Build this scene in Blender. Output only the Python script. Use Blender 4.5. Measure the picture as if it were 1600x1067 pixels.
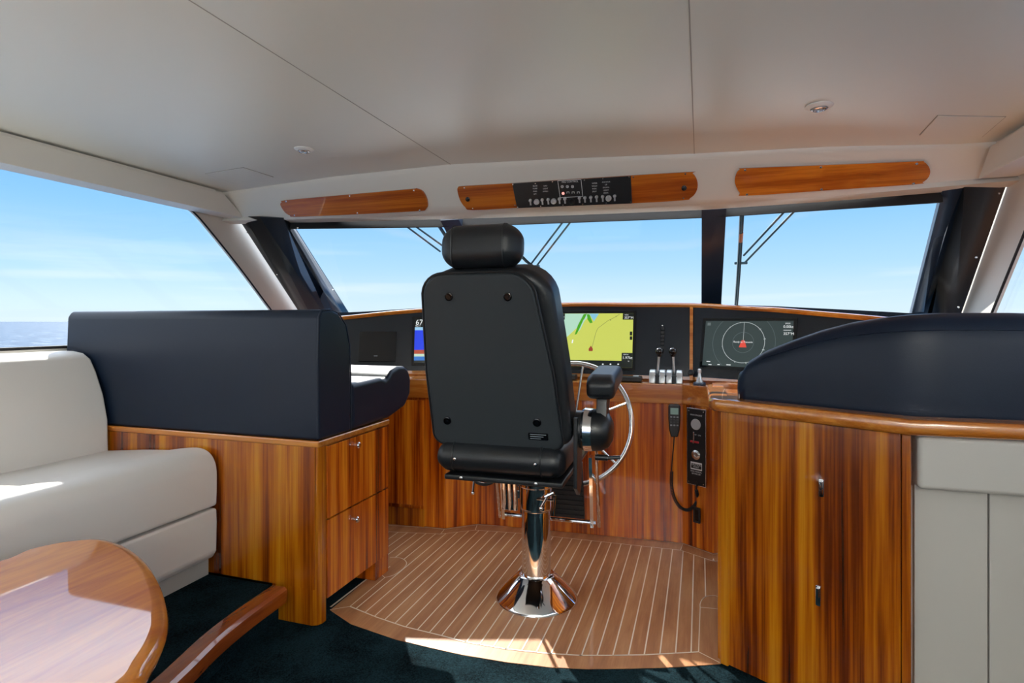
import bpy, bmesh, math, random
from mathutils import Vector, Matrix
random.seed(7)
for o in list(bpy.data.objects): bpy.data.objects.remove(o)
C = bpy.context.scene.collection
V = Vector; PI = math.pi
# ---------------------------------------------------------------- camera
H, TH, F, CX, CY = 1.25, math.atan(294/900), 900.0, 800.0, 502.0
cam_d = bpy.data.cameras.new('camera'); cam = bpy.data.objects.new('camera', cam_d); C.objects.link(cam)
cam_d.sensor_width = 36; cam_d.lens = 36*F/1600; cam_d.shift_y = -(533.5-CY)/1600
cam_d.clip_start = .02; cam_d.clip_end = 6000
cam.location = (0, 0, H); cam.rotation_euler = (PI/2, 0, TH)
bpy.context.scene.camera = cam
# ---------------------------------------------------------------- view
vs = bpy.context.scene.view_settings
vs.view_transform = 'Standard'; vs.look = 'None'; vs.gamma = 1; vs.use_curve_mapping = False
vs.exposure = 0.12
# ---------------------------------------------------------------- world sky
SUN_AZ, SUN_EL = math.radians(36), math.radians(38)       # to port of the bow, above the horizon
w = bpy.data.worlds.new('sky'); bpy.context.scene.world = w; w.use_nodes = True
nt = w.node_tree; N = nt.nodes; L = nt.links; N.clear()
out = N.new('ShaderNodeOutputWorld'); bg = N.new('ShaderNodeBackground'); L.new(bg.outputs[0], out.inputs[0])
tc = N.new('ShaderNodeTexCoord'); sep = N.new('ShaderNodeSeparateXYZ'); L.new(tc.outputs['Generated'], sep.inputs[0])
ramp = N.new('ShaderNodeValToRGB'); L.new(sep.outputs['Z'], ramp.inputs[0])
def lin(r, g, b):
    f = lambda c: (c/255/12.92) if c/255 <= .04045 else ((c/255+.055)/1.055)**2.4
    return (f(r), f(g), f(b), 1)
cr = ramp.color_ramp; cr.elements[0].position = 0; cr.elements[0].color = lin(222, 238, 250)
cr.elements[1].position = 1; cr.elements[1].color = (2.2, 2.4, 2.7, 1)  # sky overhead raised past natural brightness to light the cabin and table reflection
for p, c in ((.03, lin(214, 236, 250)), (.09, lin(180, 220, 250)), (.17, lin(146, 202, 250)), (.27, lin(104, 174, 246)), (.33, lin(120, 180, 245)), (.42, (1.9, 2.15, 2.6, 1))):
    e = cr.elements.new(p); e.color = c
# wispy cloud bands near the horizon
mp = N.new('ShaderNodeMapping'); mp.inputs['Scale'].default_value = (1.6, 1.6, 26); L.new(tc.outputs['Generated'], mp.inputs[0])
nz = N.new('ShaderNodeTexNoise'); nz.inputs['Scale'].default_value = 1.6; nz.inputs['Detail'].default_value = 4; L.new(mp.outputs[0], nz.inputs[0])
cm = N.new('ShaderNodeMapRange'); cm.inputs[1].default_value = .52; cm.inputs[2].default_value = .75; cm.inputs[3].default_value = 0; cm.inputs[4].default_value = .65; L.new(nz.outputs[0], cm.inputs[0])
fz = N.new('ShaderNodeMapRange'); fz.inputs[1].default_value = .04; fz.inputs[2].default_value = .16; fz.inputs[3].default_value = 1; fz.inputs[4].default_value = 0; L.new(sep.outputs['Z'], fz.inputs[0])
mm = N.new('ShaderNodeMath'); mm.operation = 'MULTIPLY'; L.new(cm.outputs[0], mm.inputs[0]); L.new(fz.outputs[0], mm.inputs[1])
mc = N.new('ShaderNodeMixRGB'); mc.inputs[2].default_value = lin(236, 246, 252); L.new(mm.outputs[0], mc.inputs[0]); L.new(ramp.outputs[0], mc.inputs[1])
# over-bright haze added to the sky astern to fill the cabin with light
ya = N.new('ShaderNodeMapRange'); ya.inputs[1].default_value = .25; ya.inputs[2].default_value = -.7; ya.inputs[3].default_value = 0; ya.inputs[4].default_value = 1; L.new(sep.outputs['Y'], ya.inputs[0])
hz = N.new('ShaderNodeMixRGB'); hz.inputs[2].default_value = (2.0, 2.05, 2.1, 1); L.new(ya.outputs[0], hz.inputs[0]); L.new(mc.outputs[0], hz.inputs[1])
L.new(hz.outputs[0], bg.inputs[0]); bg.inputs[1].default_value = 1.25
# ---------------------------------------------------------------- sun
sd = bpy.data.lights.new('sun', 'SUN'); sd.energy = 12.0; sd.angle = math.radians(.55); sd.color = (1, .95, .86)
so = bpy.data.objects.new('sun', sd); C.objects.link(so)
dv = V((math.sin(SUN_AZ)*math.cos(SUN_EL), -math.cos(SUN_AZ)*math.cos(SUN_EL), -math.sin(SUN_EL)))
so.rotation_euler = dv.to_track_quat('-Z', 'Y').to_euler(); so.location = (-3, 6, 5)
# ---------------------------------------------------------------- where a picture point lies in the cabin
cT, sT = math.cos(TH), math.sin(TH)
def ray(x, y):
    u = (x-CX)/F; return V((-sT+u*cT, cT+u*sT, (CY-y)/F))
CP = V((0, 0, H))
def pz(x, y, z): d = ray(x, y); return CP+d*((z-H)/d.z)
def pY(x, y, Y): d = ray(x, y); return CP+d*(Y/d.y)
def pX(x, y, X): d = ray(x, y); return CP+d*(X/d.x)
def pP(x, y, O, n): d = ray(x, y); return CP+d*((O-CP).dot(n)/d.dot(n))
class Fr:                                                     # a flat face: origin, right, up; normal faces the viewer
    def __init__(s, O, U, W):
        s.O = V(O); s.U = V(U).normalized(); s.W = V(W).normalized(); s.N = s.U.cross(s.W).normalized(); s.W = s.N.cross(s.U)
    def p(s, u, v, n=0): return s.O+s.U*u+s.W*v+s.N*n
    def px(s, x, y): q = pP(x, y, s.O, s.N)-s.O; return (q.dot(s.U), q.dot(s.W))
    def off(s, n): return Fr(s.O+s.N*n, s.U, s.W)
WORLD = Fr((0, 0, 0), (1, 0, 0), (0, 1, 0))
# ---------------------------------------------------------------- materials
def mat(name, col, rough=.5, metal=0, coat=0, emit=None, es=1, spec=None, bump=None, sheen=0):
    m = bpy.data.materials.new(name); m.use_nodes = True; b = m.node_tree.nodes['Principled BSDF']
    c = col if len(col) == 4 else (*col, 1)
    b.inputs['Base Color'].default_value = c; b.inputs['Roughness'].default_value = rough; b.inputs['Metallic'].default_value = metal
    b.inputs['Coat Weight'].default_value = coat; b.inputs['Coat Roughness'].default_value = .04
    if spec is not None: b.inputs['Specular IOR Level'].default_value = spec
    if sheen: b.inputs['Sheen Weight'].default_value = sheen
    if emit: b.inputs['Emission Color'].default_value = (*emit[:3], 1); b.inputs['Emission Strength'].default_value = es
    if bump:
        sc, st = bump; n = m.node_tree; t = n.nodes.new('ShaderNodeTexCoord'); z = n.nodes.new('ShaderNodeTexNoise')
        z.inputs['Scale'].default_value = sc; z.inputs['Detail'].default_value = 5; n.links.new(t.outputs['Object'], z.inputs[0])
        bp = n.nodes.new('ShaderNodeBump'); bp.inputs['Strength'].default_value = st; bp.inputs['Distance'].default_value = .004
        n.links.new(z.outputs[0], bp.inputs['Height']); n.links.new(bp.outputs[0], b.inputs['Normal'])
    return m
def wood(name, scale, stops, rough=.25, coat=1.0, wob=.15, lum=1.0, seed=0, ior=1.5):
    m = bpy.data.materials.new(name); m.use_nodes = True; n = m.node_tree; nn = n.nodes; l = n.links; b = nn['Principled BSDF']
    t = nn.new('ShaderNodeTexCoord')
    mp = nn.new('ShaderNodeMapping'); mp.inputs['Scale'].default_value = scale; mp.inputs['Location'].default_value = (seed, seed*.7, seed*.3); l.new(t.outputs['Object'], mp.inputs[0])
    a = nn.new('ShaderNodeTexNoise'); a.inputs['Scale'].default_value = 1; a.inputs['Detail'].default_value = 5; a.inputs['Roughness'].default_value = .62; a.inputs['Distortion'].default_value = wob; l.new(mp.outputs[0], a.inputs[0])
    mp2 = nn.new('ShaderNodeMapping'); mp2.inputs['Scale'].default_value = tuple(s*9 if s > 3 else s*2 for s in scale); l.new(t.outputs['Object'], mp2.inputs[0])
    f = nn.new('ShaderNodeTexNoise'); f.inputs['Scale'].default_value = 1; f.inputs['Detail'].default_value = 3; l.new(mp2.outputs[0], f.inputs[0])
    mx = nn.new('ShaderNodeMath'); mx.operation = 'MULTIPLY_ADD'; mx.inputs[1].default_value = .22; l.new(f.outputs[0], mx.inputs[0]); l.new(a.outputs[0], mx.inputs[2])
    r = nn.new('ShaderNodeValToRGB'); l.new(mx.outputs[0], r.inputs[0]); e = r.color_ramp.elements
    e[0].position = stops[0][0]; e[0].color = tuple(c*lum for c in stops[0][1][:3])+(1,)
    e[1].position = stops[-1][0]; e[1].color = tuple(c*lum for c in stops[-1][1][:3])+(1,)
    for p, c in stops[1:-1]: q = r.color_ramp.elements.new(p); q.color = tuple(x*lum for x in c[:3])+(1,)
    l.new(r.outputs[0], b.inputs['Base Color']); b.inputs['Roughness'].default_value = rough
    b.inputs['Coat Weight'].default_value = coat; b.inputs['Coat Roughness'].default_value = .03; b.inputs['Coat IOR'].default_value = ior
    return m
WS = [(.38, lin(54, 16, 1)), (.50, lin(116, 46, 3)), (.60, lin(172, 88, 6)), (.69, lin(206, 126, 14)), (.84, lin(232, 160, 40))]
WS2 = [(.38, lin(62, 18, 1)), (.5, lin(132, 50, 4)), (.61, lin(192, 92, 10)), (.76, lin(232, 142, 30))]
WT = [(.3, lin(136, 68, 16)), (.55, lin(176, 100, 30)), (.8, lin(204, 134, 54))]
M = {}
M['wood_v'] = wood('varnished_teak_upright', (13, 13, .45), WS, lum=.78)
M['wood_v2'] = wood('varnished_teak_upright_red', (22, 22, .7), WS2, seed=3)
M['wood_x'] = wood('varnished_teak_crosswise', (.9, 22, 30), WT)
M['wood_y'] = wood('varnished_teak_lengthwise', (22, .9, 30), WT)
M['wood_p'] = wood('varnished_teak_panel', (.8, 30, 42), [(.35, lin(120, 48, 8)), (.55, lin(172, 84, 18)), (.75, lin(205, 116, 30))])
M['wood_step'] = wood('varnished_mahogany_step', (12, 2, 20), [(.3, lin(120, 50, 12)), (.7, lin(168, 82, 28))])
M['wood_table'] = wood('varnished_table_top', (9, 1.6, 3), [(.3, lin(158, 72, 2)), (.5, lin(196, 102, 4)), (.72, lin(222, 134, 14))], wob=.8, rough=.5, ior=2.0, lum=1.0)
M['teak'] = wood('oiled_teak_planks', (14, 2.0, 14), [(.3, lin(140, 90, 54)), (.55, lin(176, 118, 74)), (.8, lin(202, 148, 100))], rough=.45, coat=.15)
M['caulk'] = mat('pale_caulking', lin(246, 232, 212), .5)
M['vinyl_w'] = mat('cream_vinyl', lin(222, 218, 208), .42, bump=(160, .08))
M['vinyl_s'] = mat('ivory_leather', lin(234, 229, 224), .45, bump=(9, .35))
M['vinyl_g'] = mat('grey_cream_vinyl', lin(190, 185, 178), .5, bump=(200, .05))
M['ceil'] = mat('pearl_headliner', lin(230, 231, 222), .33, bump=(2.2, .25))
M['leather'] = mat('black_leather', lin(24, 27, 31), .38, bump=(260, .12), spec=.45)
M['leather_n'] = mat('sky_tinted_black_vinyl', lin(19, 30, 47), .38, bump=(260, .1), spec=.26)  # base colour made bluer, standing in for reflected sky
M['leather_c'] = mat('charcoal_vinyl', lin(44, 49, 53), .5, bump=(300, .1), spec=.3)
M['blk'] = mat('black_plastic', lin(22, 24, 27), .35)
M['blkg'] = mat('black_gloss', lin(12, 14, 18), .08)
M['dash'] = mat('satin_black_dash', lin(24, 31, 39), .2)
M['dashtop'] = mat('dark_dash_top', lin(14, 17, 22), .95, spec=0.0, bump=(11, .4))
for n_ in M['dashtop'].node_tree.nodes:
    if n_.type == 'BUMP': n_.inputs['Distance'].default_value = .05
    if n_.type == 'TEX_NOISE': n_.inputs['Detail'].default_value = 1; n_.inputs['Distortion'].default_value = 2.5
M['pillar'] = mat('charcoal_pillar', lin(56, 58, 62), .45)
M['pillar_n'] = mat('navy_pillar', lin(44, 58, 78), .3)
M['chrome'] = mat('chrome', (.86, .86, .87), .06, 1)
M['steel'] = mat('brushed_steel', (.7, .69, .67), .22, 1)
M['alu'] = mat('satin_silver', lin(214, 220, 224), .28, .55)
M['white'] = mat('white_paint', lin(232, 232, 228), .4)
M['ink'] = mat('white_lettering', lin(225, 228, 230), .5)
M['ink_d'] = mat('grey_lettering', lin(150, 158, 165), .5)
M['red'] = mat('red_plastic', lin(196, 40, 50), .4)
M['lamp'] = mat('lamp_lens', (.45, .45, .44), .15)
M['rubber'] = mat('black_rubber', lin(20, 20, 22), .7)
M['orange'] = mat('orange_band', lin(190, 110, 70), .5)
M['wiper'] = mat('dark_wiper_metal', lin(46, 78, 92), .4, .3)
M['seam'] = mat('shadow_gap', lin(176, 173, 164), .8)
M['deck'] = mat('white_gelcoat', lin(225, 226, 224), .3)
M['gap'] = mat('dark_gap', lin(20, 16, 12), .8)
def emi(name, c, s=1.0): return mat(name, (0, 0, 0), .25, emit=c, es=s)
# carpet
def carpet():
    m = bpy.data.materials.new('dark_teal_carpet'); m.use_nodes = True; n = m.node_tree; nn = n.nodes; l = n.links; b = nn['Principled BSDF']
    t = nn.new('ShaderNodeTexCoord'); a = nn.new('ShaderNodeTexNoise'); a.inputs['Scale'].default_value = 170; a.inputs['Detail'].default_value = 4; a.inputs['Roughness'].default_value = .8; l.new(t.outputs['Object'], a.inputs[0])
    c = nn.new('ShaderNodeTexNoise'); c.inputs['Scale'].default_value = 5; c.inputs['Detail'].default_value = 3; l.new(t.outputs['Object'], c.inputs[0])
    ad = nn.new('ShaderNodeMath'); ad.operation = 'MULTIPLY_ADD'; ad.inputs[1].default_value = .55; l.new(c.outputs[0], ad.inputs[0]); l.new(a.outputs[0], ad.inputs[2])
    r = nn.new('ShaderNodeValToRGB'); l.new(ad.outputs[0], r.inputs[0]); e = r.color_ramp.elements
    e[0].position = .62; e[0].color = lin(2, 7, 10); e[1].position = .98; e[1].color = lin(34, 58, 66)
    l.new(r.outputs[0], b.inputs['Base Color']); b.inputs['Roughness'].default_value = 1; b.inputs['Specular IOR Level'].default_value = .05
    bp = nn.new('ShaderNodeBump'); bp.inputs['Strength'].default_value = .9; bp.inputs['Distance'].default_value = .006; l.new(a.outputs[0], bp.inputs['Height']); l.new(bp.outputs[0], b.inputs['Normal'])
    return m
M['carpet'] = carpet()
def glass(name, tint):
    m = bpy.data.materials.new(name); m.use_nodes = True; n = m.node_tree; nn = n.nodes; l = n.links; nn.clear()
    o = nn.new('ShaderNodeOutputMaterial'); t = nn.new('ShaderNodeBsdfTransparent'); t.inputs[0].default_value = (*tint, 1)
    g = nn.new('ShaderNodeBsdfGlossy'); g.inputs['Roughness'].default_value = 0; lw = nn.new('ShaderNodeLayerWeight'); pw = nn.new('ShaderNodeMath'); pw.operation = 'POWER'; pw.inputs[1].default_value = 4.5; l.new(lw.outputs['Facing'], pw.inputs[0]); fr = nn.new('ShaderNodeMath'); fr.operation = 'MULTIPLY_ADD'; fr.inputs[1].default_value = .5; fr.inputs[2].default_value = .02; l.new(pw.outputs[0], fr.inputs[0])
    x = nn.new('ShaderNodeMixShader'); l.new(fr.outputs[0], x.inputs[0]); l.new(t.outputs[0], x.inputs[1]); l.new(g.outputs[0], x.inputs[2]); l.new(x.outputs[0], o.inputs[0])
    return m
M['glass'] = glass('tinted_glass', (.90, .92, .93))
def seamat():
    m = mat('sea_water', lin(38, 98, 140), .5, spec=.15); n = m.node_tree; nn = n.nodes; l = n.links; b = nn['Principled BSDF']
    t = nn.new('ShaderNodeTexCoord'); mp = nn.new('ShaderNodeMapping'); mp.inputs['Scale'].default_value = (.12, .5, 1); l.new(t.outputs['Object'], mp.inputs[0])
    a = nn.new('ShaderNodeTexNoise'); a.inputs['Scale'].default_value = 1.6; a.inputs['Detail'].default_value = 8; a.inputs['Roughness'].default_value = .8; l.new(mp.outputs[0], a.inputs[0])
    r = nn.new('ShaderNodeValToRGB'); l.new(a.outputs[0], r.inputs[0]); e = r.color_ramp.elements
    e[0].position = .40; e[0].color = lin(4, 36, 66); e[1].position = .66; e[1].color = lin(160, 168, 176)  # pale end paints the sun sparkle into the water colour
    q = r.color_ramp.elements.new(.54); q.color = lin(20, 62, 94); l.new(r.outputs[0], b.inputs['Base Color'])
    return m
M['sea'] = seamat()
# ---------------------------------------------------------------- mesh builder
class B:
    def __init__(s): s.bm = bmesh.new()
    def add(s, t, mi=0):
        for f in t.faces: f.material_index = mi
        me = bpy.data.meshes.new('t'); t.to_mesh(me); t.free(); s.bm.from_mesh(me); bpy.data.meshes.remove(me); return s
    def faces(s, vs_, fs, mi=0):
        t = bmesh.new(); q = [t.verts.new(v) for v in vs_]
        for f in fs:
            try: t.faces.new([q[i] for i in f])
            except ValueError: pass
        return s.add(t, mi)
    def prism(s, pts, fr, n0, n1, bev=0, seg=3, mi=0, taper=0):
        t = bmesh.new(); k = len(pts)
        a = [t.verts.new(fr.p(u, v, n0)) for u, v in pts]; b = [t.verts.new(fr.p(u, v, n1)) for u, v in pts]
        t.faces.new(a); t.faces.new(b)
        for i in range(k): j = (i+1) % k; t.faces.new([a[i], a[j], b[j], b[i]])
        bmesh.ops.recalc_face_normals(t, faces=t.faces)
        if bev: bmesh.ops.bevel(t, geom=[e for e in t.edges if e.calc_face_angle(0) > .5], offset=bev, segments=seg, profile=.5, affect='EDGES', clamp_overlap=True)
        return s.add(t, mi)
    def box(s, lo, hi, bev=0, seg=3, mi=0, fr=None):
        fr = fr or WORLD
        return s.prism([(lo[0], lo[1]), (hi[0], lo[1]), (hi[0], hi[1]), (lo[0], hi[1])], fr, lo[2], hi[2], bev, seg, mi)
    def tube(s, path, r, n=12, mi=0, closed=False, flat=1.0):
        path = [V(p) for p in path]; k = len(path); rs = r if isinstance(r, (list, tuple)) else [r]*k
        t = bmesh.new(); rings = []; prev = None
        for i in range(k):
            d = (path[(i+1) % k]-path[i-1]) if (closed or 0 < i < k-1) else (path[1]-path[0] if i == 0 else path[-1]-path[-2])
            d.normalize()
            if prev is None: a = d.orthogonal().normalized()
            else: a = (prev-d*prev.dot(d)).normalized()
            prev = a; b = d.cross(a)
            rings.append([t.verts.new(path[i]+(a*math.cos(2*PI*j/n)+b*math.sin(2*PI*j/n)*flat)*rs[i]) for j in range(n)])
        m = k if closed else k-1
        for i in range(m):
            A, Bq = rings[i], rings[(i+1) % k]
            for j in range(n): t.faces.new([A[j], A[(j+1) % n], Bq[(j+1) % n], Bq[j]])
        if not closed: t.faces.new(rings[0][::-1]); t.faces.new(rings[-1])
        bmesh.ops.recalc_face_normals(t, faces=t.faces)
        return s.add(t, mi)
    def lathe(s, prof, O, axis, n=32, mi=0):
        O = V(O); ax = V(axis).normalized(); a = ax.orthogonal().normalized(); b = ax.cross(a); t = bmesh.new(); rings = []
        for r, h in prof:
            if r < 1e-6: rings.append([t.verts.new(O+ax*h)])
            else: rings.append([t.verts.new(O+ax*h+(a*math.cos(2*PI*j/n)+b*math.sin(2*PI*j/n))*r) for j in range(n)])
        for A, Q in zip(rings, rings[1:]):
            for j in range(n):
                p = [A[j % len(A)], A[(j+1) % len(A)], Q[(j+1) % len(Q)], Q[j % len(Q)]]; q = []
                for x in p:
                    if x not in q: q.append(x)
                if len(q) > 2: t.faces.new(q)
        if len(rings[0]) > 1: t.faces.new(rings[0])
        if len(rings[-1]) > 1: t.faces.new(rings[-1])
        bmesh.ops.recalc_face_normals(t, faces=t.faces)
        return s.add(t, mi)
    def ball(s, O, r, mi=0, n=20, sc=(1, 1, 1)):
        t = bmesh.new(); bmesh.ops.create_uvsphere(t, u_segments=n, v_segments=n//2, radius=r)
        for v in t.verts: v.co = V((v.co.x*sc[0], v.co.y*sc[1], v.co.z*sc[2]))+V(O)
        return s.add(t, mi)
    def loft(s, secs, mi=0, cap=True, closed=True):
        t = bmesh.new(); R = [[t.verts.new(p) for p in sc] for sc in secs]; k = len(secs[0])
        for A, Q in zip(R, R[1:]):
            for j in range(k if closed else k-1): t.faces.new([A[j], A[(j+1) % k], Q[(j+1) % k], Q[j]])
        if cap and closed: t.faces.new(R[0]); t.faces.new(R[-1])
        bmesh.ops.recalc_face_normals(t, faces=t.faces)
        return s.add(t, mi)
    def text(s, txt, fr, u, v, size, mi=0, n=.0006, align='LEFT', cond=1.0):
        cu = bpy.data.curves.new('t', 'FONT'); cu.body = txt; cu.size = size; cu.align_x = align; cu.align_y = 'CENTER'; cu.resolution_u = 2
        o = bpy.data.objects.new('t', cu); C.objects.link(o); dg = bpy.context.evaluated_depsgraph_get()
        me = bpy.data.meshes.new_from_object(o.evaluated_get(dg)); t = bmesh.new(); t.from_mesh(me)
        for q in t.verts: q.co = fr.p(u+q.co.x*cond, v+q.co.y, n)
        bpy.data.objects.remove(o); bpy.data.curves.remove(cu); bpy.data.meshes.remove(me)
        return s.add(t, mi)
    def flat(s, pts, fr, n=.0004, mi=0): return s.faces([fr.p(u, v, n) for u, v in pts], [list(range(len(pts)))], mi)
    def rect(s, fr, u0, v0, u1, v1, n=.0004, mi=0): return s.flat([(u0, v0), (u1, v0), (u1, v1), (u0, v1)], fr, n, mi)
def wloc(o):
    p = V((0, 0, 0))
    while o: p += o.location; o = o.parent
    return p
def obj(name, b, mats, parent=None, label=None, local=False, ang=.6, sub=0, merge=True):
    bm = b.bm
    if merge: bmesh.ops.remove_doubles(bm, verts=bm.verts, dist=1e-5)
    for f in bm.faces: f.smooth = True
    for e in bm.edges:
        if len(e.link_faces) == 2: e.smooth = e.calc_face_angle(0) < ang
    me = bpy.data.meshes.new(name); org = V((0, 0, 0))
    if parent is not None and not local: org = wloc(parent)
    elif parent is None:
        xs = [v.co for v in bm.verts]
        org = V(((min(v.x for v in xs)+max(v.x for v in xs))/2, (min(v.y for v in xs)+max(v.y for v in xs))/2, min(v.z for v in xs)))
    for v in bm.verts: v.co -= org
    bm.to_mesh(me); bm.free()
    for m in (mats if isinstance(mats, (list, tuple)) else [mats]): me.materials.append(M[m] if isinstance(m, str) else m)
    o = bpy.data.objects.new(name, me); C.objects.link(o)
    if parent is not None: o.parent = parent
    else: o.location = org
    if label: o['label'] = label
    wn = o.modifiers.new('weighted', 'WEIGHTED_NORMAL'); wn.keep_sharp = True; wn.weight = 100
    if sub: s = o.modifiers.new('soft', 'SUBSURF'); s.levels = s.render_levels = sub
    return o
def tag(o, label, cat, group=None, kind=None):
    o['label'] = label; o['category'] = cat
    if group: o['group'] = group
    if kind: o['kind'] = kind
    return o
def thing(name, label, cat, loc=(0, 0, 0), rz=0, group=None, kind=None):
    o = bpy.data.objects.new(name, None); C.objects.link(o); o.location = loc; o.rotation_euler = (0, 0, rz); o.empty_display_size = .05
    return tag(o, label, cat, group, kind)
def dup(root, loc, label):
    r = root.copy(); C.objects.link(r); r.location = loc; r['label'] = label
    for ch in list(root.children):
        c = ch.copy(); C.objects.link(c); c.parent = r
        for g in list(ch.children): d = g.copy(); C.objects.link(d); d.parent = c
    return r
def interp(kn, x):
    if x <= kn[0][0]: return kn[0][1]
    for (a, p), (b, q) in zip(kn, kn[1:]):
        if x <= b: return p+(q-p)*(x-a)/(b-a)
    return kn[-1][1]
def rrect(w, h, r, n=6, cx=0, cy=0):
    rs = r if isinstance(r, (list, tuple)) else [r]*4; o = []
    for k, (sx, sy) in enumerate(((1, 1), (-1, 1), (-1, -1), (1, -1))):
        q = rs[k]; x = cx+sx*(w/2-q); y = cy+sy*(h/2-q)
        for i in range(n+1): a = k*PI/2+i*PI/2/n; o.append((x+q*math.cos(a), y+q*math.sin(a)))
    return o
def smoothpath(P, n=8, closed=False):
    P = [V(p) for p in P]; o = []; k = len(P)
    for i in range(k if closed else k-1):
        p1, p2 = P[i], P[(i+1) % k]
        p0 = P[i-1] if (closed or i > 0) else p1*2-p2; p3 = P[(i+2) % k] if (closed or i+2 < k) else p2*2-p1
        for j in range(n):
            t = j/n; o.append(.5*((2*p1)+(p2-p0)*t+(2*p0-5*p1+4*p2-p3)*t*t+(3*p1-p0-3*p2+p3)*t**3))
    if not closed: o.append(P[-1])
    return o
S = 'structure'
# ================================================================ SETTING
# sea and foredeck
b = B(); b.faces([(-5000, -5000, -1.6), (5000, -5000, -1.6), (5000, 5000, -1.6), (-5000, 5000, -1.6)], [(0, 1, 2, 3)])
tag(obj('sea', b, 'sea'), 'blue sea sparkling beyond the side window', 'sea', kind='stuff')
b = B(); b.loft([[(-2.9, 4.3, .9), (-2.9, 4.3, 1.15), (1.3, 4.3, 1.15), (1.3, 4.3, .9)], [(-1.2, 10, .9), (-1.2, 10, 1.1), (-.5, 10, 1.1), (-.5, 10, .9)]])
tag(obj('foredeck', b, 'deck'), 'white foredeck ahead of the windscreen', 'deck', kind=S)
# teak floor ------------------------------------------------------
fz0 = lambda x, y: pz(x, y, 0)
outer_back = [(608.3, 821), (663, 824), (694.5, 827), (745.6, 820), (817.8, 824), (860, 828), (1067.2, 849.4), (1118, 867.5)]
outer_front = [(1126, 1036.5), (1100.8, 1038.8), (1045, 1042.3), (975.8, 1044), (917.9, 1044.6), (860, 1042.3), (790, 1034), (720.5, 1022.5), (680, 1013.5), (618.3, 998.5), (548, 974.4), (516, 952.8)]
inner_back = [(608.3, 831), (688.5, 834.5), (742.6, 828.4), (817.8, 833.7), (860, 838), (1063.7, 859.8), (1113.5, 876.7), (1119, 878)]
inner_front = [(547, 947.7), (588, 964.4), (632.3, 979.4), (688.5, 992.9), (726.6, 1003), (790, 1014), (860, 1021.4), (906.3, 1024.2), (959.6, 1024.2), (1008.2, 1023.3), (1056.8, 1020.7), (1091.5, 1018.7)]
g2 = lambda L_: [tuple(fz0(*p)[:2]) for p in L_]
teak_out = [(x, y+.05) for x, y in g2(outer_back)]+[(.10, 3.25), (.10, 2.30)]+g2(outer_front)+g2([(589.2, 892.6)])+[(-1.60, 2.50), (-1.90, 2.6), (-1.90, 3.17)]
b = B(); b.prism(teak_out, WORLD, -.03, 0)
floor = tag(obj('floor', b, 'teak'), 'teak plank floor with pale caulking around the helm chair', 'floor', kind=S)
b = B()
def strip(P, wd=.004, z0=0.0, z1=.0012):
    P = [V((*q[:2], 0)) for q in P]
    for p, q in zip(P, P[1:]):
        d = q-p
        if d.length < 1e-5: continue
        d.normalize(); n = V((-d.y, d.x, 0))*wd/2; p = p-d*wd*.3; q = q+d*wd*.3
        b.faces([p-n+V((0, 0, z1)), q-n+V((0, 0, z1)), q+n+V((0, 0, z1)), p+n+V((0, 0, z1))], [(0, 1, 2, 3)])
ring = [(601.3, 902.6), (616.3, 898.2), (630.3, 888.2), (635.3, 880.2), (630.3, 873.8), (620.3, 871.2), (609.3, 870.8)]
rring = [(1094, 949), (1093.9, 944), (1097, 937), (1103, 932.3), (1110, 931), (1120, 930.7)]
strip([fz0(*p) for p in outer_back], .005); strip([fz0(*p) for p in inner_back]); strip([fz0(*p) for p in inner_front], .0065)
strip([fz0(547, 947.7), fz0(601.3, 902.6)]); strip(smoothpath([fz0(*p) for p in ring], 5)); strip([fz0(516, 952.8), fz0(547, 947.7)])
strip([fz0(517, 948.3), fz0(589.2, 892.6)], .009); strip(smoothpath([fz0(589.2, 892.6), fz0(600.3, 891.2), fz0(609.3, 885.2)], 4), .005)
strip([fz0(590.6, 893.8), fz0(601.3, 902.6)]); strip([fz0(1091.5, 1018.7), fz0(1094, 949)]); strip(smoothpath([fz0(*p) for p in rring], 4))
strip([fz0(1095, 949.2), fz0(1120.5, 951.3)]); strip([fz0(1091.5, 1018.7), fz0(1124, 1035.3)])
for p, q in (((694.5, 827), (688.5, 834.5)), ((745.6, 820), (742.6, 828.4)), ((1067.2, 849.4), (1063.2, 859.8)), ((1117, 867.5), (1113.5, 876.7))): strip([fz0(*p), fz0(*q)])
poly = g2(inner_front)+g2([(1094, 949)])+g2([(1103, 932.3), (1119, 931)])+g2(inner_back[::-1])+[(-1.9, 3.08), (-1.9, 2.62)]+g2(ring[::-1])
base = fz0(1079.9, 1018).x; k = -40
while k < 6:
    X = base+k*.0556; k += 1; ys = []
    for (x0, y0), (x1, y1) in zip(poly, poly[1:]+poly[:1]):
        if (x0-X)*(x1-X) < 0: ys.append(y0+(y1-y0)*(X-x0)/(x1-x0))
    ys.sort()
    for a, c in zip(ys[::2], ys[1::2]): strip([(X, a), (X, c)], .0052)
obj('caulking', b, 'caulk', floor, 'pale caulking lines', merge=False)
# carpet
b = B(); b.box((-2.99, -4.19, -.04), (1.29, 3.3, -.002))
crp = obj('carpet', b, 'carpet'); tag(crp, 'dark teal carpet covering the cabin floor around the teak', 'carpet')
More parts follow.
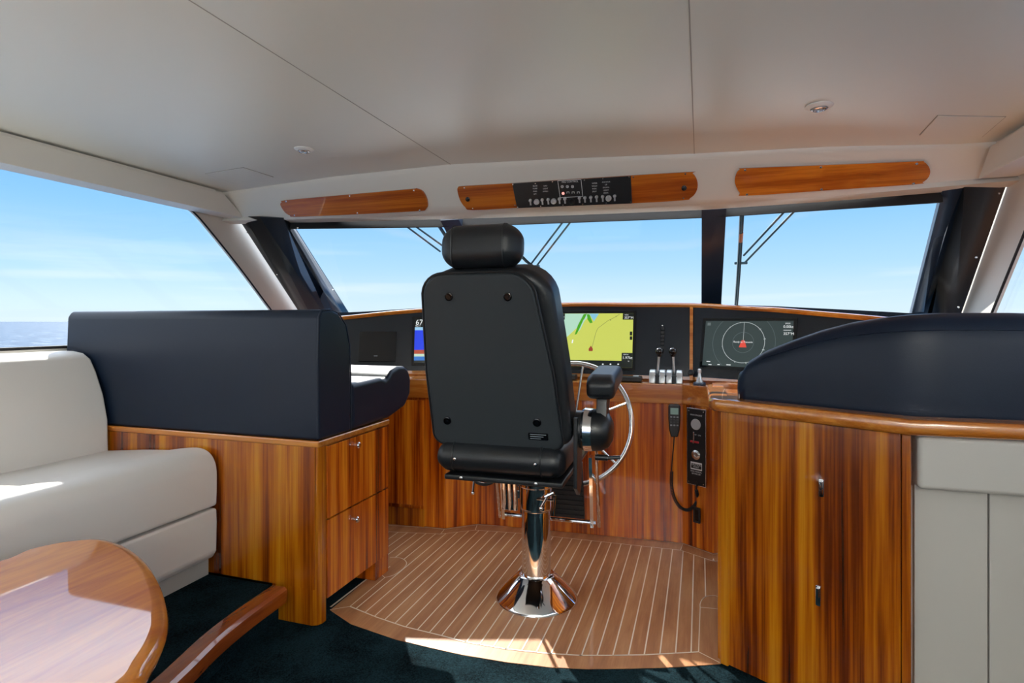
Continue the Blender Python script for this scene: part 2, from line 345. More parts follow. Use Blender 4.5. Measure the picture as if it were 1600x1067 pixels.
# raised platform with wooden nosing
nose = smoothpath([V(pz(438, 921, .15)), V(pz(385, 958, .15)), V(pz(330, 1002, .15)), V(pz(262, 1067, .15)), V((-1.42, .8, .15)), V((-1.2, .2, .15)), V((-1.1, -1.2, .15)), V((-1.1, -4.1, .15))], 6)
b = B(); P = [(p.x-.03, p.y) for p in nose]; b.prism(P+[(-2.98, -4.1), (-2.98, 1.975), (P[0][0], 1.975)], WORLD, -.002, .148)
tag(obj('floor', b, 'carpet'), 'raised carpeted platform under the sofa and table', 'platform', kind=S)
b = B(); secs = []
for i, p in enumerate(nose):
    d = (nose[min(i+1, len(nose)-1)]-nose[max(i-1, 0)]).normalized(); n = V((-d.y, d.x, 0))
    if n.x < 0: n = -n
    secs.append([p+n*u+V((0, 0, z)) for u, z in ((-.045, -.05), (-.045, .008), (-.035, .014), (.02, .014), (.032, .004), (.034, -.012), (.028, -.05))])
b.loft(secs); tag(obj('trim_1', b, 'wood_step'), 'varnished wooden nosing along the platform step', 'trim', kind=S)
# ceiling ---------------------------------------------------------
YB = 2.97
def bow(X): return -.045*((X+.85)/2)**2
zk = []
for x, y in ((350, 300), (520, 276), (700, 257), (880, 248), (1085, 240), (1300, 229), (1500, 225)):
    Y = YB
    for _ in range(6): q = pY(x, y, Y); Y = YB+bow(q.x)
    zk.append((q.x, q.z))
zk = [(-3.05, zk[0][1]-.005)]+zk+[(1.7, zk[-1][1]-.02)]
def zc(X): return interp(zk, X)
xs = sorted([-3.05+i*4.7/24 for i in range(25)]+[k_[0] for k_ in zk[1:-1]])
b = B(); b.loft([[(X, -4.2, zc(X)+.05), (X, -4.2, zc(X)), (X, YB+bow(X), zc(X)), (X, YB+bow(X)+.01, zc(X)+.05)] for X in xs])
ceil = tag(obj('ceiling', b, 'ceil'), 'pearl white vinyl headliner ceiling', 'ceiling', kind=S)
b = B()
for X in (pz(490, 127, 2.12).x, pz(1081, 120, 2.09).x):
    b.box((X-.0018, -4.2, zc(X)-.0012), (X+.0018, YB, zc(X)+.003))
obj('seam', b, 'seam', ceil, 'thin joint lines between headliner panels')
# brow over the windscreen
def lipz(X): return interp([(-3.0, 1.905), (-2.0, 1.885), (-1.2, 1.865), (0, 1.838), (.6, 1.838), (1.2, 1.845)], X)
def brow(X, e=0):
    z0 = zc(X); zl = lipz(X); b2 = bow(X)*2.2
    return [V((X, YB+bow(X), z0)), V((X, YB+bow(X)+.012, z0-.03)), V((X, 3.065+bow(X), zl+.055)), V((X, 3.085+bow(X), zl+.03)), V((X, 3.13+b2, zl+.008)), V((X, 3.22+b2, zl)), V((X, 3.24+b2, zl+.01)), V((X, 3.24+b2, z0+.05)), V((X, YB+bow(X), z0+.05))]
b = B(); b.loft([brow(-3.02+i*4.5/30) for i in range(31)])
tag(obj('trim_2', b, 'vinyl_w'), 'cream padded brow above the windscreen', 'trim', kind=S)
def bp(x, y, off=.0):                                        # point on the sloping brow face
    Y = 3.0
    for _ in range(10):
        q = pY(x, y, Y); z0 = zc(q.x)-.03; z1 = lipz(q.x)+.055; t = (z0-q.z)/(z0-z1); Y = YB+bow(q.x)+.012+t*.083-off*1.0
    return q
# side walls ------------------------------------------------------
def wall_side(name, X, s, sill, head, wf, fe, label):
    # s: outward sign; wf = window front edge [(Y,z)...] from head down to sill; fe = forward limit
    b = B(); fr = Fr((X, 0, 0), (0, 1, 0), (0, 0, 1)); n0, n1 = 0, .014*s
    b.prism([(-4.2, -.05), (fe[-1][0]+.05, -.05), (fe[-1][0], sill), (-4.2, sill)], fr, n0, n1)
    b.prism([(-4.2, head), (wf[0][0], head), (fe[0][0], fe[0][1]), (fe[0][0], 2.2), (-4.2, 2.2)], fr, n0, n1)
    b.prism(wf+[(y+.09, z) for y, z in fe[::-1]], fr, n0, n1)
    for y0, y1 in ((-4.2, -3.9), (-1.3, -1.15)): b.prism([(y0, sill), (y1, sill), (y1, head), (y0, head)], fr, n0, n1)
    return tag(obj(name, b, 'vinyl_w'), label, 'wall', kind=S)
wl = smoothpath([pX(262, 314, -3.0), pX(285, 321, -3.0), pX(303, 334, -3.0), pX(325, 359, -3.0), pX(370, 415, -3.0), pX(415, 475, -3.0)], 4)
wl = [(p.y, p.z) for p in wl]; dy = (wl[-1][0]-wl[-6][0])/(wl[-1][1]-wl[-6][1]); SL = 1.12
wl.append((wl[-1][0]+dy*(SL-wl[-1][1]), SL))
o1, o2 = pX(378, 345, -2.96), pX(470, 481, -2.96)
fe = [(o1.y-.04, o1.z+.05), (o2.y, o2.z), (o2.y+(o2.y-o1.y)/(o2.z-o1.z)*(SL-o2.z), SL)]
wall_side('wall_left', -3.0, -1, SL, wl[0][1], wl, fe, 'cream side wall framing the port window')
gl = [(-1.15, SL), (-1.15, wl[0][1])]+wl
fr = Fr((-3.024, 0, 0), (0, 1, 0), (0, 0, 1))
b = B(); b.prism([(-1.2, SL-.02), (-1.2, wl[0][1]+.02)]+[(y+.02, z) for y, z in wl], fr, .0, .008); b.prism([(-3.95, SL-.02), (-1.25, SL-.02), (-1.25, wl[0][1]+.02), (-3.95, wl[0][1]+.02)], fr, .0, .008)
win1 = tag(obj('window_1', b, 'glass'), 'long port side window with raked front edge', 'window', kind=S)
b = B(); b.tube([V((-2.99, y, z)) for y, z in wl], .0055, 6); b.tube([V((-2.99, -1.1, SL+.004)), V((-2.99, wl[-1][0], SL+.004))], .008, 6); obj('gasket', b, 'rubber', win1, 'black rubber gasket')
# right side
RX = 1.30
wr = [pX(1660, 222, RX), pX(1638, 276, RX), pX(1600, 370, RX), pX(1552, 487, RX)]
wr = [(p.y, p.z) for p in wr]; wr = [(wr[0][0]-.12, min(wr[0][1]+.02, 1.93))]+wr[1:]; dy = (wr[-1][0]-wr[-2][0])/(wr[-1][1]-wr[-2][1]); wr.append((wr[-1][0]+dy*(SL-wr[-1][1]), SL))
o1, o2 = pX(1572, 290, RX), pX(1505, 487, RX)
fe = [(o1.y-.02, o1.z+.03), (o2.y, o2.z), (o2.y+(o2.y-o1.y)/(o2.z-o1.z)*(SL-o2.z), SL)]
wall_side('wall_right', RX, 1, SL, wr[0][1], wr, fe, 'cream side wall framing the starboard window')
fr = Fr((RX+.016, 0, 0), (0, 1, 0), (0, 0, 1))
b = B(); b.prism([(-1.2, SL-.02), (-1.2, wr[0][1]+.02)]+[(y+.02, z) for y, z in wr], fr, 0, .01); b.prism([(-3.95, SL-.02), (-1.25, SL-.02), (-1.25, wr[0][1]+.02), (-3.95, wr[0][1]+.02)], fr, 0, .01)
win2 = tag(obj('window_2', b, 'glass'), 'starboard side window with raked front edge', 'window', kind=S)
b = B(); b.tube([V((RX-.004, y, z)) for y, z in wr], .0055, 6); obj('gasket', b, 'rubber', win2, 'black rubber gasket')
# valances
fr = Fr((-2.85, 0, 0), (0, 1, 0), (0, 0, 1))
q0, q1, q2 = pX(350, 300, -2.85), pX(383, 341, -2.85), pX(356, 303, -2.85)
b = B(); b.prism([(-4.1, 1.937), (q1.y, q1.z), (q0.y, q0.z-.012), (-4.1, 2.046)], fr, 0, -.13, .004, 2)
b.prism([(-4.1, 2.046), (q0.y-.06, 2.046), (q0.y-.06, 2.066), (-4.1, 2.066)], fr, -.008, -.13)
b.prism([(-4.1, 2.0), (3.0, 2.0), (3.0, 2.09), (-4.1, 2.09)], fr, -.05, -.2)
tag(obj('trim_3', b, 'vinyl_w'), 'white valance boxed along the top of the port window', 'trim', kind=S)
fr = Fr((1.14, 0, 0), (0, 1, 0), (0, 0, 1))
b = B(); b.prism([(-4.1, 1.865), (2.985, 1.865), (2.88, zc(1.14)-.03), (-4.1, zc(1.14)-.03)], fr, 0, .14, .003, 2); b.prism([(-4.1, 1.86), (2.96, 1.86), (2.96, 1.872), (-4.1, 1.872)], fr, -.006, .01, .003, 2)
b.prism([(-4.1, 1.96), (3.0, 1.96), (3.0, 2.06), (-4.1, 2.06)], fr, .04, .3)
tag(obj('trim_4', b, 'vinyl_w'), 'white valance boxed along the top of the starboard window', 'trim', kind=S)
# aft bulkhead with wide doorway
b = B(); b.box((-3.06, -4.3, -.05), (-2.6, -4.2, 2.2)); b.box((.9, -4.3, -.05), (1.5, -4.2, 2.2)); b.box((-2.6, -4.3, 1.98), (.9, -4.2, 2.2))
tag(obj('wall_back', b, 'vinyl_w'), 'aft bulkhead with a wide open doorway', 'wall', kind=S)
# windscreen ------------------------------------------------------
TL, BL = V((-2.56, 3.15, 1.877)), V((-2.68, 3.94, 1.326))
TR, BR = V((1.058, 3.15, 1.819)), V((1.18, 3.94, 1.306))
TM1, BM1 = V((-1.47, 3.34, 1.864)), V((-1.47, 4.2, 1.30)); TM2, BM2 = V((.07, 3.34, 1.838)), V((.07, 4.2, 1.30))
def pane(name, a, c, d, e, label):
    n = (c-a).cross(e-a).normalized()*.008; b = B(); b.loft([[a, c, d, e], [a+n, c+n, d+n, e+n]])
    return tag(obj(name, b, 'glass'), label, 'window', kind=S)
pane('window_3', BL, BM1, TM1, TL, 'port pane of the windscreen'); pane('window_4', BM1, BM2, TM2, TM1, 'wide middle pane of the windscreen'); pane('window_5', BM2, BR, TR, TM2, 'starboard pane of the windscreen')
def bar(b, a, c, wv, dv_, mi=0):                              # rectangular bar between two points
    wv = V(wv); dv_ = V(dv_); b.loft([[p+wv+dv_, p-wv+dv_, p-wv-dv_, p+wv-dv_] for p in (a, c)], mi)
for i, (t, bt, lb) in enumerate(((TM1, BM1, 'dark windscreen mullion hidden behind the headrest'), (TM2, BM2, 'dark windscreen mullion right of the helm chair'))):
    b = B(); d = (t-bt).normalized(); up = V((1, 0, 0)).cross(d).normalized(); bar(b, bt-d*.1+V((0, -.03, 0)), t+d*.05+V((0, -.03, 0)), V((.062, 0, 0)), up*.02)
    tag(obj('trim_%d' % (5+i), b, 'pillar_n'), lb, 'pillar', kind=S)
b = B(); up = V((0, .3, 1)).normalized()
for p, q in ((TL, TM1), (TM1, TM2), (TM2, TR)): bar(b, p+V((0, -.010, .008)), q+V((0, -.010, .008)), up*.032, V((0, .010, 0)))
tag(obj('trim_7', b, 'rubber'), 'thin black header along the windscreen top', 'trim', kind=S)
def pillar(name, tops, bots, ms, label):
    b = B()
    for i in range(len(tops)-1):
        t0, t1, b0, b1 = tops[i], tops[i+1], bots[i], bots[i+1]
        d0 = (t0-b0)*.12; d1 = (t1-b1)*.12; e0 = (b0-t0)*.25; e1 = (b1-t1)*.25
        F_ = V((0, .03, .01)); b.loft([[b0+e0, b1+e1, b1+e1+F_, b0+e0+F_], [t0+d0*.6, t1+d1*.6, t1+d1*.6+F_, t0+d0*.6+F_]], ms[i])
    return b
tops = [pX(376, 347, -2.955), pY(388, 349, 3.09), pY(413, 350, 3.06), pY(449, 352, 3.10), TL]
bots = [pX(463, 481, -2.955), pY(476, 482, 3.66), pY(502, 484, 3.70), pY(529, 486, 3.82), BL]
o = tag(obj('trim_8', pillar('p', tops, bots, [0, 1, 2, 3], ''), ['blk', 'pillar', 'pillar_n', 'blkg']), 'dark faceted pillar at the port end of the windscreen', 'pillar', kind=S)
tops = [TR, pY(1503, 301, 3.10), pX(1572, 290, RX-.01)]
bots = [BR, pY(1452, 487, 3.80), pX(1503, 487, RX-.01)]
o2_ = tag(obj('trim_9', pillar('p', tops, bots, [0, 1], ''), ['pillar_n', 'pillar']), 'dark faceted pillar at the starboard end of the windscreen', 'pillar', kind=S)
def screws(pts, parent, r=.005, n=(0, -1, 0), m='steel'):
    for p in pts: b = B(); b.lathe([(0, .003), (r*.7, .0025), (r, 0), (r, -.004)], p, n, 10); obj('screw', b, m, parent)
screws([bp(1562, 299)*0+pY(1561, 302, 3.08), pY(1526, 402, 3.2), pY(1498, 480, 3.42)], o2_)
screws([pY(386, 363, 3.07), pY(433, 429, 3.35), pY(465, 356, 3.05), pY(520, 453, 3.5)], o)

# ================================================================ HELM CONSOLE
LZ = .897
front = [(-2.75, 3.09), (-1.46, 3.165), (-1.30, 3.30), (-.094, 3.372), (.085, 3.262)]
cons = thing('helm_console', 'varnished wooden helm console with black instrument panels under the windscreen', 'console', (-.8, 3.6, 0))
b = B(); back = [(.085, 3.9), (-2.75, 3.9)]
b.prism([(x, y+.012) for x, y in front]+back, WORLD, .002, .79); obj('front_panel', b, 'wood_v2', cons)
# trims framing the front: vertical joints
b = B()
for x, y, z0, z1 in ((663, 0, .12, .79), (745, 0, .05, .79)):
    pass
b.prism([(x, y-.012) for x, y in front]+[(x, y+.02) for x, y in front[::-1]], WORLD, .785, LZ, .006, 2)
obj('fascia', b, 'wood_x', cons, 'wooden fascia lip along the console edge')
# ledge
O1, O2 = V((-1.45, 3.54, 0)), V((-.05, 3.54, 0)); LEn, REn = V((-2.62, 3.10, 0)), V((1.15, 3.06, 0))
b = B(); b.prism([(x, y+.015) for x, y in front]+[(.085, 3.277), (.55, 3.277), (.55, 3.33), (-.05, 3.57), (-1.45, 3.57), (-2.62, 3.14)], WORLD, LZ-.012, LZ-.002); obj('ledge', b, 'wood_x', cons)
# backsplash under the panels
b = B()
for p, q in ((LEn, O1), (O1, O2), (O2, REn)):
    b.loft([[r+V((0, dy, z)) for dy, z in ((0, LZ-.01), (0, .925), (.03, .925), (.03, LZ-.01))] for r in (p, q)])
obj('backsplash', b, 'wood_x', cons)
# instrument panels (three facets), top dips to the ends
PB = .925; RK = .10
def topz(X): return interp([(-2.62, 1.245), (-2.31, 1.262), (-1.9, 1.307), (-1.45, 1.335), (-.75, 1.352), (-.05, 1.340), (.4, 1.305), (.81, 1.258), (1.15, 1.215)], X)
def facet(p, q, n=8):
    rows = []
    for i in range(n+1):
        r = p.lerp(q, i/n); zt = topz(r.x); k = (zt-PB)/.42
        rows.append([r+V((0, 0, PB)), r+V((0, RK*k, zt)), r+V((0, RK*k+.03, zt)), r+V((0, .04, PB))])
    b = B(); b.loft(rows); return b
for p, q in ((LEn, O1), (O1, O2), (O2, REn)): obj('instrument_panel', facet(p, q), 'dash', cons, 'satin black instrument panel')
tp = [V((X, 0, 0)) for X in (-2.62, -2.31, -1.9, -1.45, -1.1, -.75, -.4, -.05, .2, .4, .6, .81, 1.15)]
for t in tp:
    if t.x < -1.45: yy = LEn.lerp(O1, (t.x-LEn.x)/(O1.x-LEn.x)).y
    elif t.x > -.05: yy = O2.lerp(REn, (t.x-O2.x)/(REn.x-O2.x)).y
    else: yy = 3.54
    zt = topz(t.x); t.y = yy+RK*(zt-PB)/.42+.01; t.z = zt+.008
tps = smoothpath(tp, 5)
b = B(); b.loft([[p+V((0, dy, dz)) for dy, dz in ((-.02, -.014), (-.026, 0), (-.02, .010), (-.005, .014), (.03, .014), (.03, -.014))] for p in tps]); obj('top_moulding', b, 'wood_x', cons, 'bullnose wooden moulding along the panel tops')
for X, lb in ((O2.x, None), (O1.x, None)):
    b = B(); zt = topz(X); k = (zt-PB)/.42; w2 = .009
    b.loft([[V((X-w2, 3.528, PB-.02)), V((X+w2, 3.528, PB-.02)), V((X+w2, 3.56, PB-.02)), V((X-w2, 3.56, PB-.02))], [V((X-w2, 3.528+RK*k, zt)), V((X+w2, 3.528+RK*k, zt)), V((X+w2, 3.56+RK*k, zt)), V((X-w2, 3.56+RK*k, zt))]])
    obj('divider', b, 'wood_x', cons, 'upright wooden strip between panels')
# dash top to the glass
b = B(); rows = []
for i in range(len(tps)):
    p = tps[i]; t = (p.x+2.62)/(1.15+2.62)
    if p.x < -1.47: g = BL.lerp(BM1, (p.x-BL.x)/(BM1.x-BL.x))
    elif p.x > .07: g = BM2.lerp(BR, (p.x-BM2.x)/(BR.x-BM2.x))
    else: g = BM1.lerp(BM2, (p.x+1.47)/1.54)
    rows.append([p+V((0, .02, -.005)), p.lerp(V((g.x, g.y+.03, g.z-.008)), .35)+V((0, 0, .034 if abs(p.x+.75) > .7 else .0)), V((g.x, g.y+.03, g.z-.008)), V((g.x, g.y+.03, g.z-.06)), p+V((0, .02, -.06))])
b.loft(rows); obj('dash_top', b, 'dashtop', cons, 'glossy dark dashboard top')
# dark door panel left and kick
fl = Fr((-1.46, 3.165, 0), V((-1.46, 3.165, 0))-V((-2.75, 3.09, 0)), (0, 0, 1))
b = B(); u0, v0 = fl.px(610, 800); u1, v1 = fl.px(663, 627); b.box((u0-.3, .13, 0), (u1, .77, .004), fr=fl, bev=.0015); obj('locker_door', b, 'wood_v2', cons)
b = B(); b.box((u0-.3, .002, 0), (u1, .11, .003), fr=fl); obj('kick_board', b, 'wood_v', cons)

# ---- displays
class Tilt(Fr): pass
def panel_fr(p, q, o):
    d = (q-p).normalized(); up = V((0, RK, .42)); return Fr(V((o.x, o.y, PB)), d, up)
frC = panel_fr(O1, O2, O2); frR = panel_fr(O2, REn, O2); frL = panel_fr(LEn, O1, O1)
scr_blk = emi('screen_black', (.01, .013, .015), 1); E = {}
def em(k, c, s=1.0):
    if k not in E: E[k] = emi('screen_'+k, lin(*c)[:3], s)
    return E[k]
def display(name, label, fr, u0, v0, u1, v1, bez=.018):
    t = thing(name, label, 'display', fr.p((u0+u1)/2, v0-bez, .004))
    b = B(); b.prism(rrect(u1-u0+2*bez, v1-v0+2*bez, .006, cx=(u0+u1)/2, cy=(v0+v1)/2), fr, .001, .010, .002, 2); obj('bezel', b, 'blkg', t)
    return t
# chart display
cu1, cv1 = frC.px(990, 490); cu0 = cu1-.62; cv0 = frC.px(988, 575)[1]
t = display('chart_display', 'wide display showing a yellow nautical chart, right of the chair back', frC, cu0, cv0, cu1, cv1)
f = frC.off(.0105); b = B()
b.rect(f, cu0, cv0, cu1, cv1, 0, 0)                                   # land/sea base yellow
def fpx(x, y): return f.px(x, y)
barv = fpx(930, 563)[1]
b.flat([fpx(840, 490), fpx(925, 490), fpx(880, 532), fpx(860, 548), fpx(830, 560)], f, .0004, 1)       # pale teal water
b.flat([fpx(921, 490), fpx(936, 490), fpx(928, 502), fpx(924, 496)], f, .0006, 2)
b.flat([fpx(912, 491), fpx(917, 490), fpx(909, 507), fpx(901, 522), fpx(898, 523), fpx(903, 508)], f, .0008, 3)
b.flat([fpx(917, 491), fpx(921, 491), fpx(926, 504), fpx(922, 505), fpx(918, 499)], f, .0008, 3)
b.flat([fpx(912, 499), fpx(914, 500), fpx(906, 516), fpx(903, 519)], f, .001, 1)
b.flat([fpx(894, 531), fpx(896, 530), fpx(895, 536), fpx(893, 536)], f, .0008, 4)
pth = [fpx(*p) for p in ((925, 543), (931, 520), (934, 513), (950, 501), (962, 495), (968, 491))]
for p, q in zip(pth, pth[1:]):
    d = V((q[0]-p[0], q[1]-p[1])); n = V((-d.y, d.x)).normalized()*.0012; b.flat([(p[0]-n.x, p[1]-n.y), (q[0]-n.x, q[1]-n.y), (q[0]+n.x, q[1]+n.y), (p[0]+n.x, p[1]+n.y)], f, .0008, 5)
for p in ((954, 500), (962.5, 494.5)): u, v = fpx(*p); b.rect(f, u-.003, v-.003, u+.003, v+.003, .001, 5)
u, v = fpx(923, 545); b.flat([(u-.012, v-.014), (u+.012, v-.014), (u+.014, v), (u, v+.02), (u-.013, v)], f, .001, 6)
b.rect(f, cu0, cv0, cu1, barv, .0012, 7)
for x0, y0, x1, y1 in ((870, 490, 883, 499.5), (973, 489.5, 990, 499.5), (971, 551.5, 989, 567), (984, 518, 988, 524), (984, 525.5, 988, 531)):
    a, c = fpx(x0, y1), fpx(x1, y0); b.rect(f, a[0], a[1], min(c[0], cu1), min(c[1], cv1), .0014, 7)
for x in (891, 911, 922, 942, 954, 966): u, v = fpx(x, 567.5); b.flat(rrect(.010, .008, .003, 3, u, v-.006), f, .0018, 4)
for tx, x, y, s in (('HDG', 976, 492.2, .011), ('357°M', 975.5, 496.6, .021), ('357°', 873, 496.6, .021), ('DEPTH', 974, 554, .010), ('1.97kt', 972.5, 559, .024), ('N', 981, 564.5, .011)):
    u, v = fpx(x, y); b.text(tx, f, u, v, s, 4, .0020)
obj('screen', b, [em('yellow', (196, 204, 92)), em('teal', (172, 212, 190)), em('water', (128, 190, 214)), em('green', (70, 160, 30)), em('white', (232, 236, 236)), em('olive', (120, 130, 70)), em('brown', (150, 60, 40)), em('dark', (18, 26, 24))], t, 'lit chart screen', merge=False)
# radar display
ru0, rv1 = frR.px(1104, 502); ru1 = frR.px(1241, 502)[0]; rv0 = frR.px(1101, 571)[1]
t = display('radar_display', 'display showing a grey radar ring, right of the throttle levers', frR, ru0, rv0, ru1, rv1)
f = frR.off(.0105); b = B(); b.rect(f, ru0, rv0, ru1, rv1, 0, 0); uc, vc = f.px(1161, 535); R_ = (f.px(1161, 503.5)[1]-vc)
def arc(b, f, uc, vc, R, wd, mi, a0=0, a1=2*PI, n=56, clip=None, nn=.0006):
    for i in range(n):
        p, q = a0+(a1-a0)*i/n, a0+(a1-a0)*(i+1)/n
        pts = [(uc+(R-wd)*math.cos(p), vc+(R-wd)*math.sin(p)), (uc+(R+wd)*math.cos(p), vc+(R+wd)*math.sin(p)), (uc+(R+wd)*math.cos(q), vc+(R+wd)*math.sin(q)), (uc+(R-wd)*math.cos(q), vc+(R-wd)*math.sin(q))]
        if clip and any(v > clip[1] or v < clip[0] for _, v in pts): continue
        b.flat(pts, f, nn, mi)
arc(b, f, uc, vc, R_, .0014, 1); arc(b, f, uc, vc, R_*.5, .0009, 2); arc(b, f, uc, vc, R_*1.48, .0009, 2, clip=(rv0, rv1))
b.rect(f, uc-.001, vc, uc+.001, vc+R_, .0006, 1)
for i in range(12):
    a = i*PI/6+.2; b.flat([(uc+R_*.97*math.cos(a)-.003, vc+R_*.97*math.sin(a)-.003), (uc+R_*1.05*math.cos(a), vc+R_*1.05*math.sin(a)-.003), (uc+R_*1.05*math.cos(a)+.003, vc+R_*1.05*math.sin(a)), (uc+R_*.98*math.cos(a), vc+R_*.98*math.sin(a)+.002)], f, .0008, 1)
b.flat([(uc-.021, vc-.028), (uc+.021, vc-.028), (uc+.008, vc+.012), (uc-.008, vc+.012)], f, .001, 3)
b.text('Ready to Transmit', f, uc, vc+.002, .014, 4, .0018, 'CENTER')
for tx, x, y, s in (('SPEED', 1227, 505.5, .010), ('0.00kt', 1224, 510.5, .020), ('HEADING', 1224, 516, .009), ('357°M', 1224, 521.5, .020)): u, v = f.px(x, y); b.text(tx, f, u, v, s, 4, .001)
a, c = f.px(1105.5, 508.5), f.px(1111, 504.2); b.rect(f, a[0], a[1], c[0], c[1], .001, 2)
for x, y, wd in ((1104, 564.5, .022), (1107, 569.5, .018), (1121, 569.5, .014), (1135, 569.8, .024)): u, v = f.px(x, y); b.rect(f, u, v-.002, u+wd, v+.002, .001, 4)
obj('screen', b, [em('radar', (50, 62, 62)), em('ring', (172, 180, 180)), em('faint', (92, 104, 104)), em('mark', (214, 74, 60)), em('white', (232, 236, 236))], t, 'dark grey radar screen', merge=False)
# sonar display (mostly behind the chair)
su0, sv1 = frL.px(652, 499); su1 = su0+.50; sv0 = frL.px(645, 567)[1]; su0 = frL.px(648, 530)[0]
t = display('sonar_display', 'display with a bright blue sonar picture, left edge showing beside the chair back', frL, su0, sv0, min(su1, -.03), sv1)
f = frL.off(.0105); b = B(); su1 = min(su1, -.03); hh = sv1-sv0
for a, c, mi in ((0, .05, 6), (.05, .14, 1), (.14, .20, 2), (.20, .29, 3), (.29, .74, 0), (.74, .81, 4), (.81, 1, 6)): b.rect(f, su0, sv0+hh*a, su1, sv0+hh*c, 0, mi)
b.text('67.4', f, su0+.004, sv0+hh*.92, .050, 5, .001); b.text('62.1', f, su0+.004, sv0+hh*.845, .020, 5, .001)
obj('screen', b, [em('sonar', (28, 62, 222)), em('sonar2', (44, 110, 190)), em('sonar3', (190, 214, 190)), em('rust', (170, 74, 48)), em('pale', (150, 196, 226)), em('white', (232, 236, 236)), em('dark', (18, 26, 24))], t, 'lit blue sonar screen', merge=False)
# blank monitor
a = frL.px(562, 563); c = frL.px(618, 520)
t = display('blank_monitor', 'small switched-off monitor set in the left panel behind the navigator seat', frL, a[0], a[1], c[0], c[1], .008)
f = frL.off(.0105); b = B(); b.rect(f, a[0], a[1], c[0], c[1], 0, 0); u, v = f.px(587, 556); b.rect(f, u-.012, v-.002, u+.012, v+.002, .0006, 1); obj('screen', b, ['blkg', 'ink_d'], t)
# switch strip
t = thing('switch_strip', 'vertical strip of small black rocker switches above the throttles', 'switch', frC.p(*frC.px(1035, 546), .002))
b = B(); p, q = frC.px(1032, 546), frC.px(1038.5, 511); b.box((p[0], p[1], 0), (q[0], q[1], .004), fr=frC, bev=.001); obj('plate', b, 'blkg', t)
for i in range(6):
    v0 = p[1]+(q[1]-p[1])*(i+.12)/6; v1 = p[1]+(q[1]-p[1])*(i+.88)/6; b = B(); b.box((p[0]+.002, v0, .003), (q[0]-.002, v1, .009), fr=frC, bev=.002); obj('switch', b, 'blk', t)
u, v = frC.px(1035, 509); b = B(); b.lathe([(0, .006), (.004, .004), (.005, 0)], frC.p(u, v), frC.N, 12); obj('indicator_lamp', b, 'steel', t)
# ---- throttle
def on_ledge(x, y): return pz(x, y, LZ)
T0 = V((-.262+.0, 3.44, LZ))
q = pY(1041, 600, 3.42); T0 = V((q.x, 3.42, LZ))
t = thing('throttle_control', 'twin lever throttle control with silver housings and dark ball knobs', 'throttle', T0)
sc = 3.33/900                                               # metres per picture pixel at this distance
def hx(x): return pY(x, 600, 3.42).x
prof = [(-.055, 0), (.06, 0), (.06, .03), (.045, .06), (.02, .075), (-.012, .076), (-.035, .064), (-.05, .035)]
for i, (x0, x1) in enumerate(((1015.2, 1024.8), (1030.5, 1040), (1041.6, 1050.5), (1056.8, 1066.5))):
    a, c = hx(x0), hx(x1); b = B(); b.prism(prof, Fr((a, 3.42, LZ), (0, 1, 0), (0, 0, 1)), 0, c-a, .006, 3); obj('housing', b, 'alu', t)
b = B(); b.box((hx(1016), 3.375, LZ-.002), (hx(1066), 3.47, LZ+.045)); obj('base', b, 'blk', t)
for x, kx in ((1027.5, 1030.5), (1053.5, 1051.5)):
    a = V((hx(x), 3.42, LZ+.04)); kp = pY(kx, 549, 3.36); b = B(); m1 = pY(x+.6*(1 if kx > x else -1)*1.0, 575, 3.385)
    b.tube(smoothpath([a, m1, kp], 6), .0075, 10, flat=.7); lv = obj('lever', b, 'alu', t)
    b = B(); b.ball(kp, .0235, sc=(1, 1, .92)); b.lathe([(.012, -.03), (.014, -.018)], kp, (0, 0, 1), 16); obj('knob', b, 'blkg', lv, 'dark glossy ball knob')
# joystick, black knob, black boxes on ledge
q = pY(1093, 601, 3.40); t = thing('joystick', 'small grey joystick on a dark base, right of the throttle', 'joystick', (q.x, 3.36, LZ))
J = V((q.x, 3.36, LZ)); b = B(); b.lathe([(.034, 0), (.034, .010), (.028, .016), (0, .016)], J, (0, 0, 1)); obj('base', b, 'pillar_n', t)
b = B(); b.lathe([(.020, .016), (.013, .035), (.008, .055), (.008, .068), (.010, .07), (.010, .086), (.006, .09), (0, .09)], J, (0, 0, 1), 20); obj('stick', b, 'alu', t)
q = frR.px(1082.5, 583); b = B(); b.lathe([(.006, 0), (.006, .012), (.016, .016), (.018, .026), (.012, .036), (0, .038)], frR.p(*q), frR.N, 20); tag(obj('control_knob', b, 'blk'), 'round black knob low on the right panel beside the joystick', 'knob')
q = pY(986, 599, 3.42); b = B(); b.box((q.x-.06, 3.40, LZ), (q.x+.06, 3.48, LZ+.03), .006); b.box((q.x+.01, 3.42, LZ+.03), (q.x+.045, 3.45, LZ+.036), .002, mi=1)
tag(obj('remote_control', b, ['blk', 'alu']), 'flat black remote lying on the ledge left of the throttle', 'remote')
q = pY(887, 603, 3.42); b = B(); b.box((q.x-.03, 3.41, LZ), (q.x+.05, 3.47, LZ+.03), .006); tag(obj('compass_box', b, 'blk'), 'small black box on the ledge behind the steering wheel', 'box')
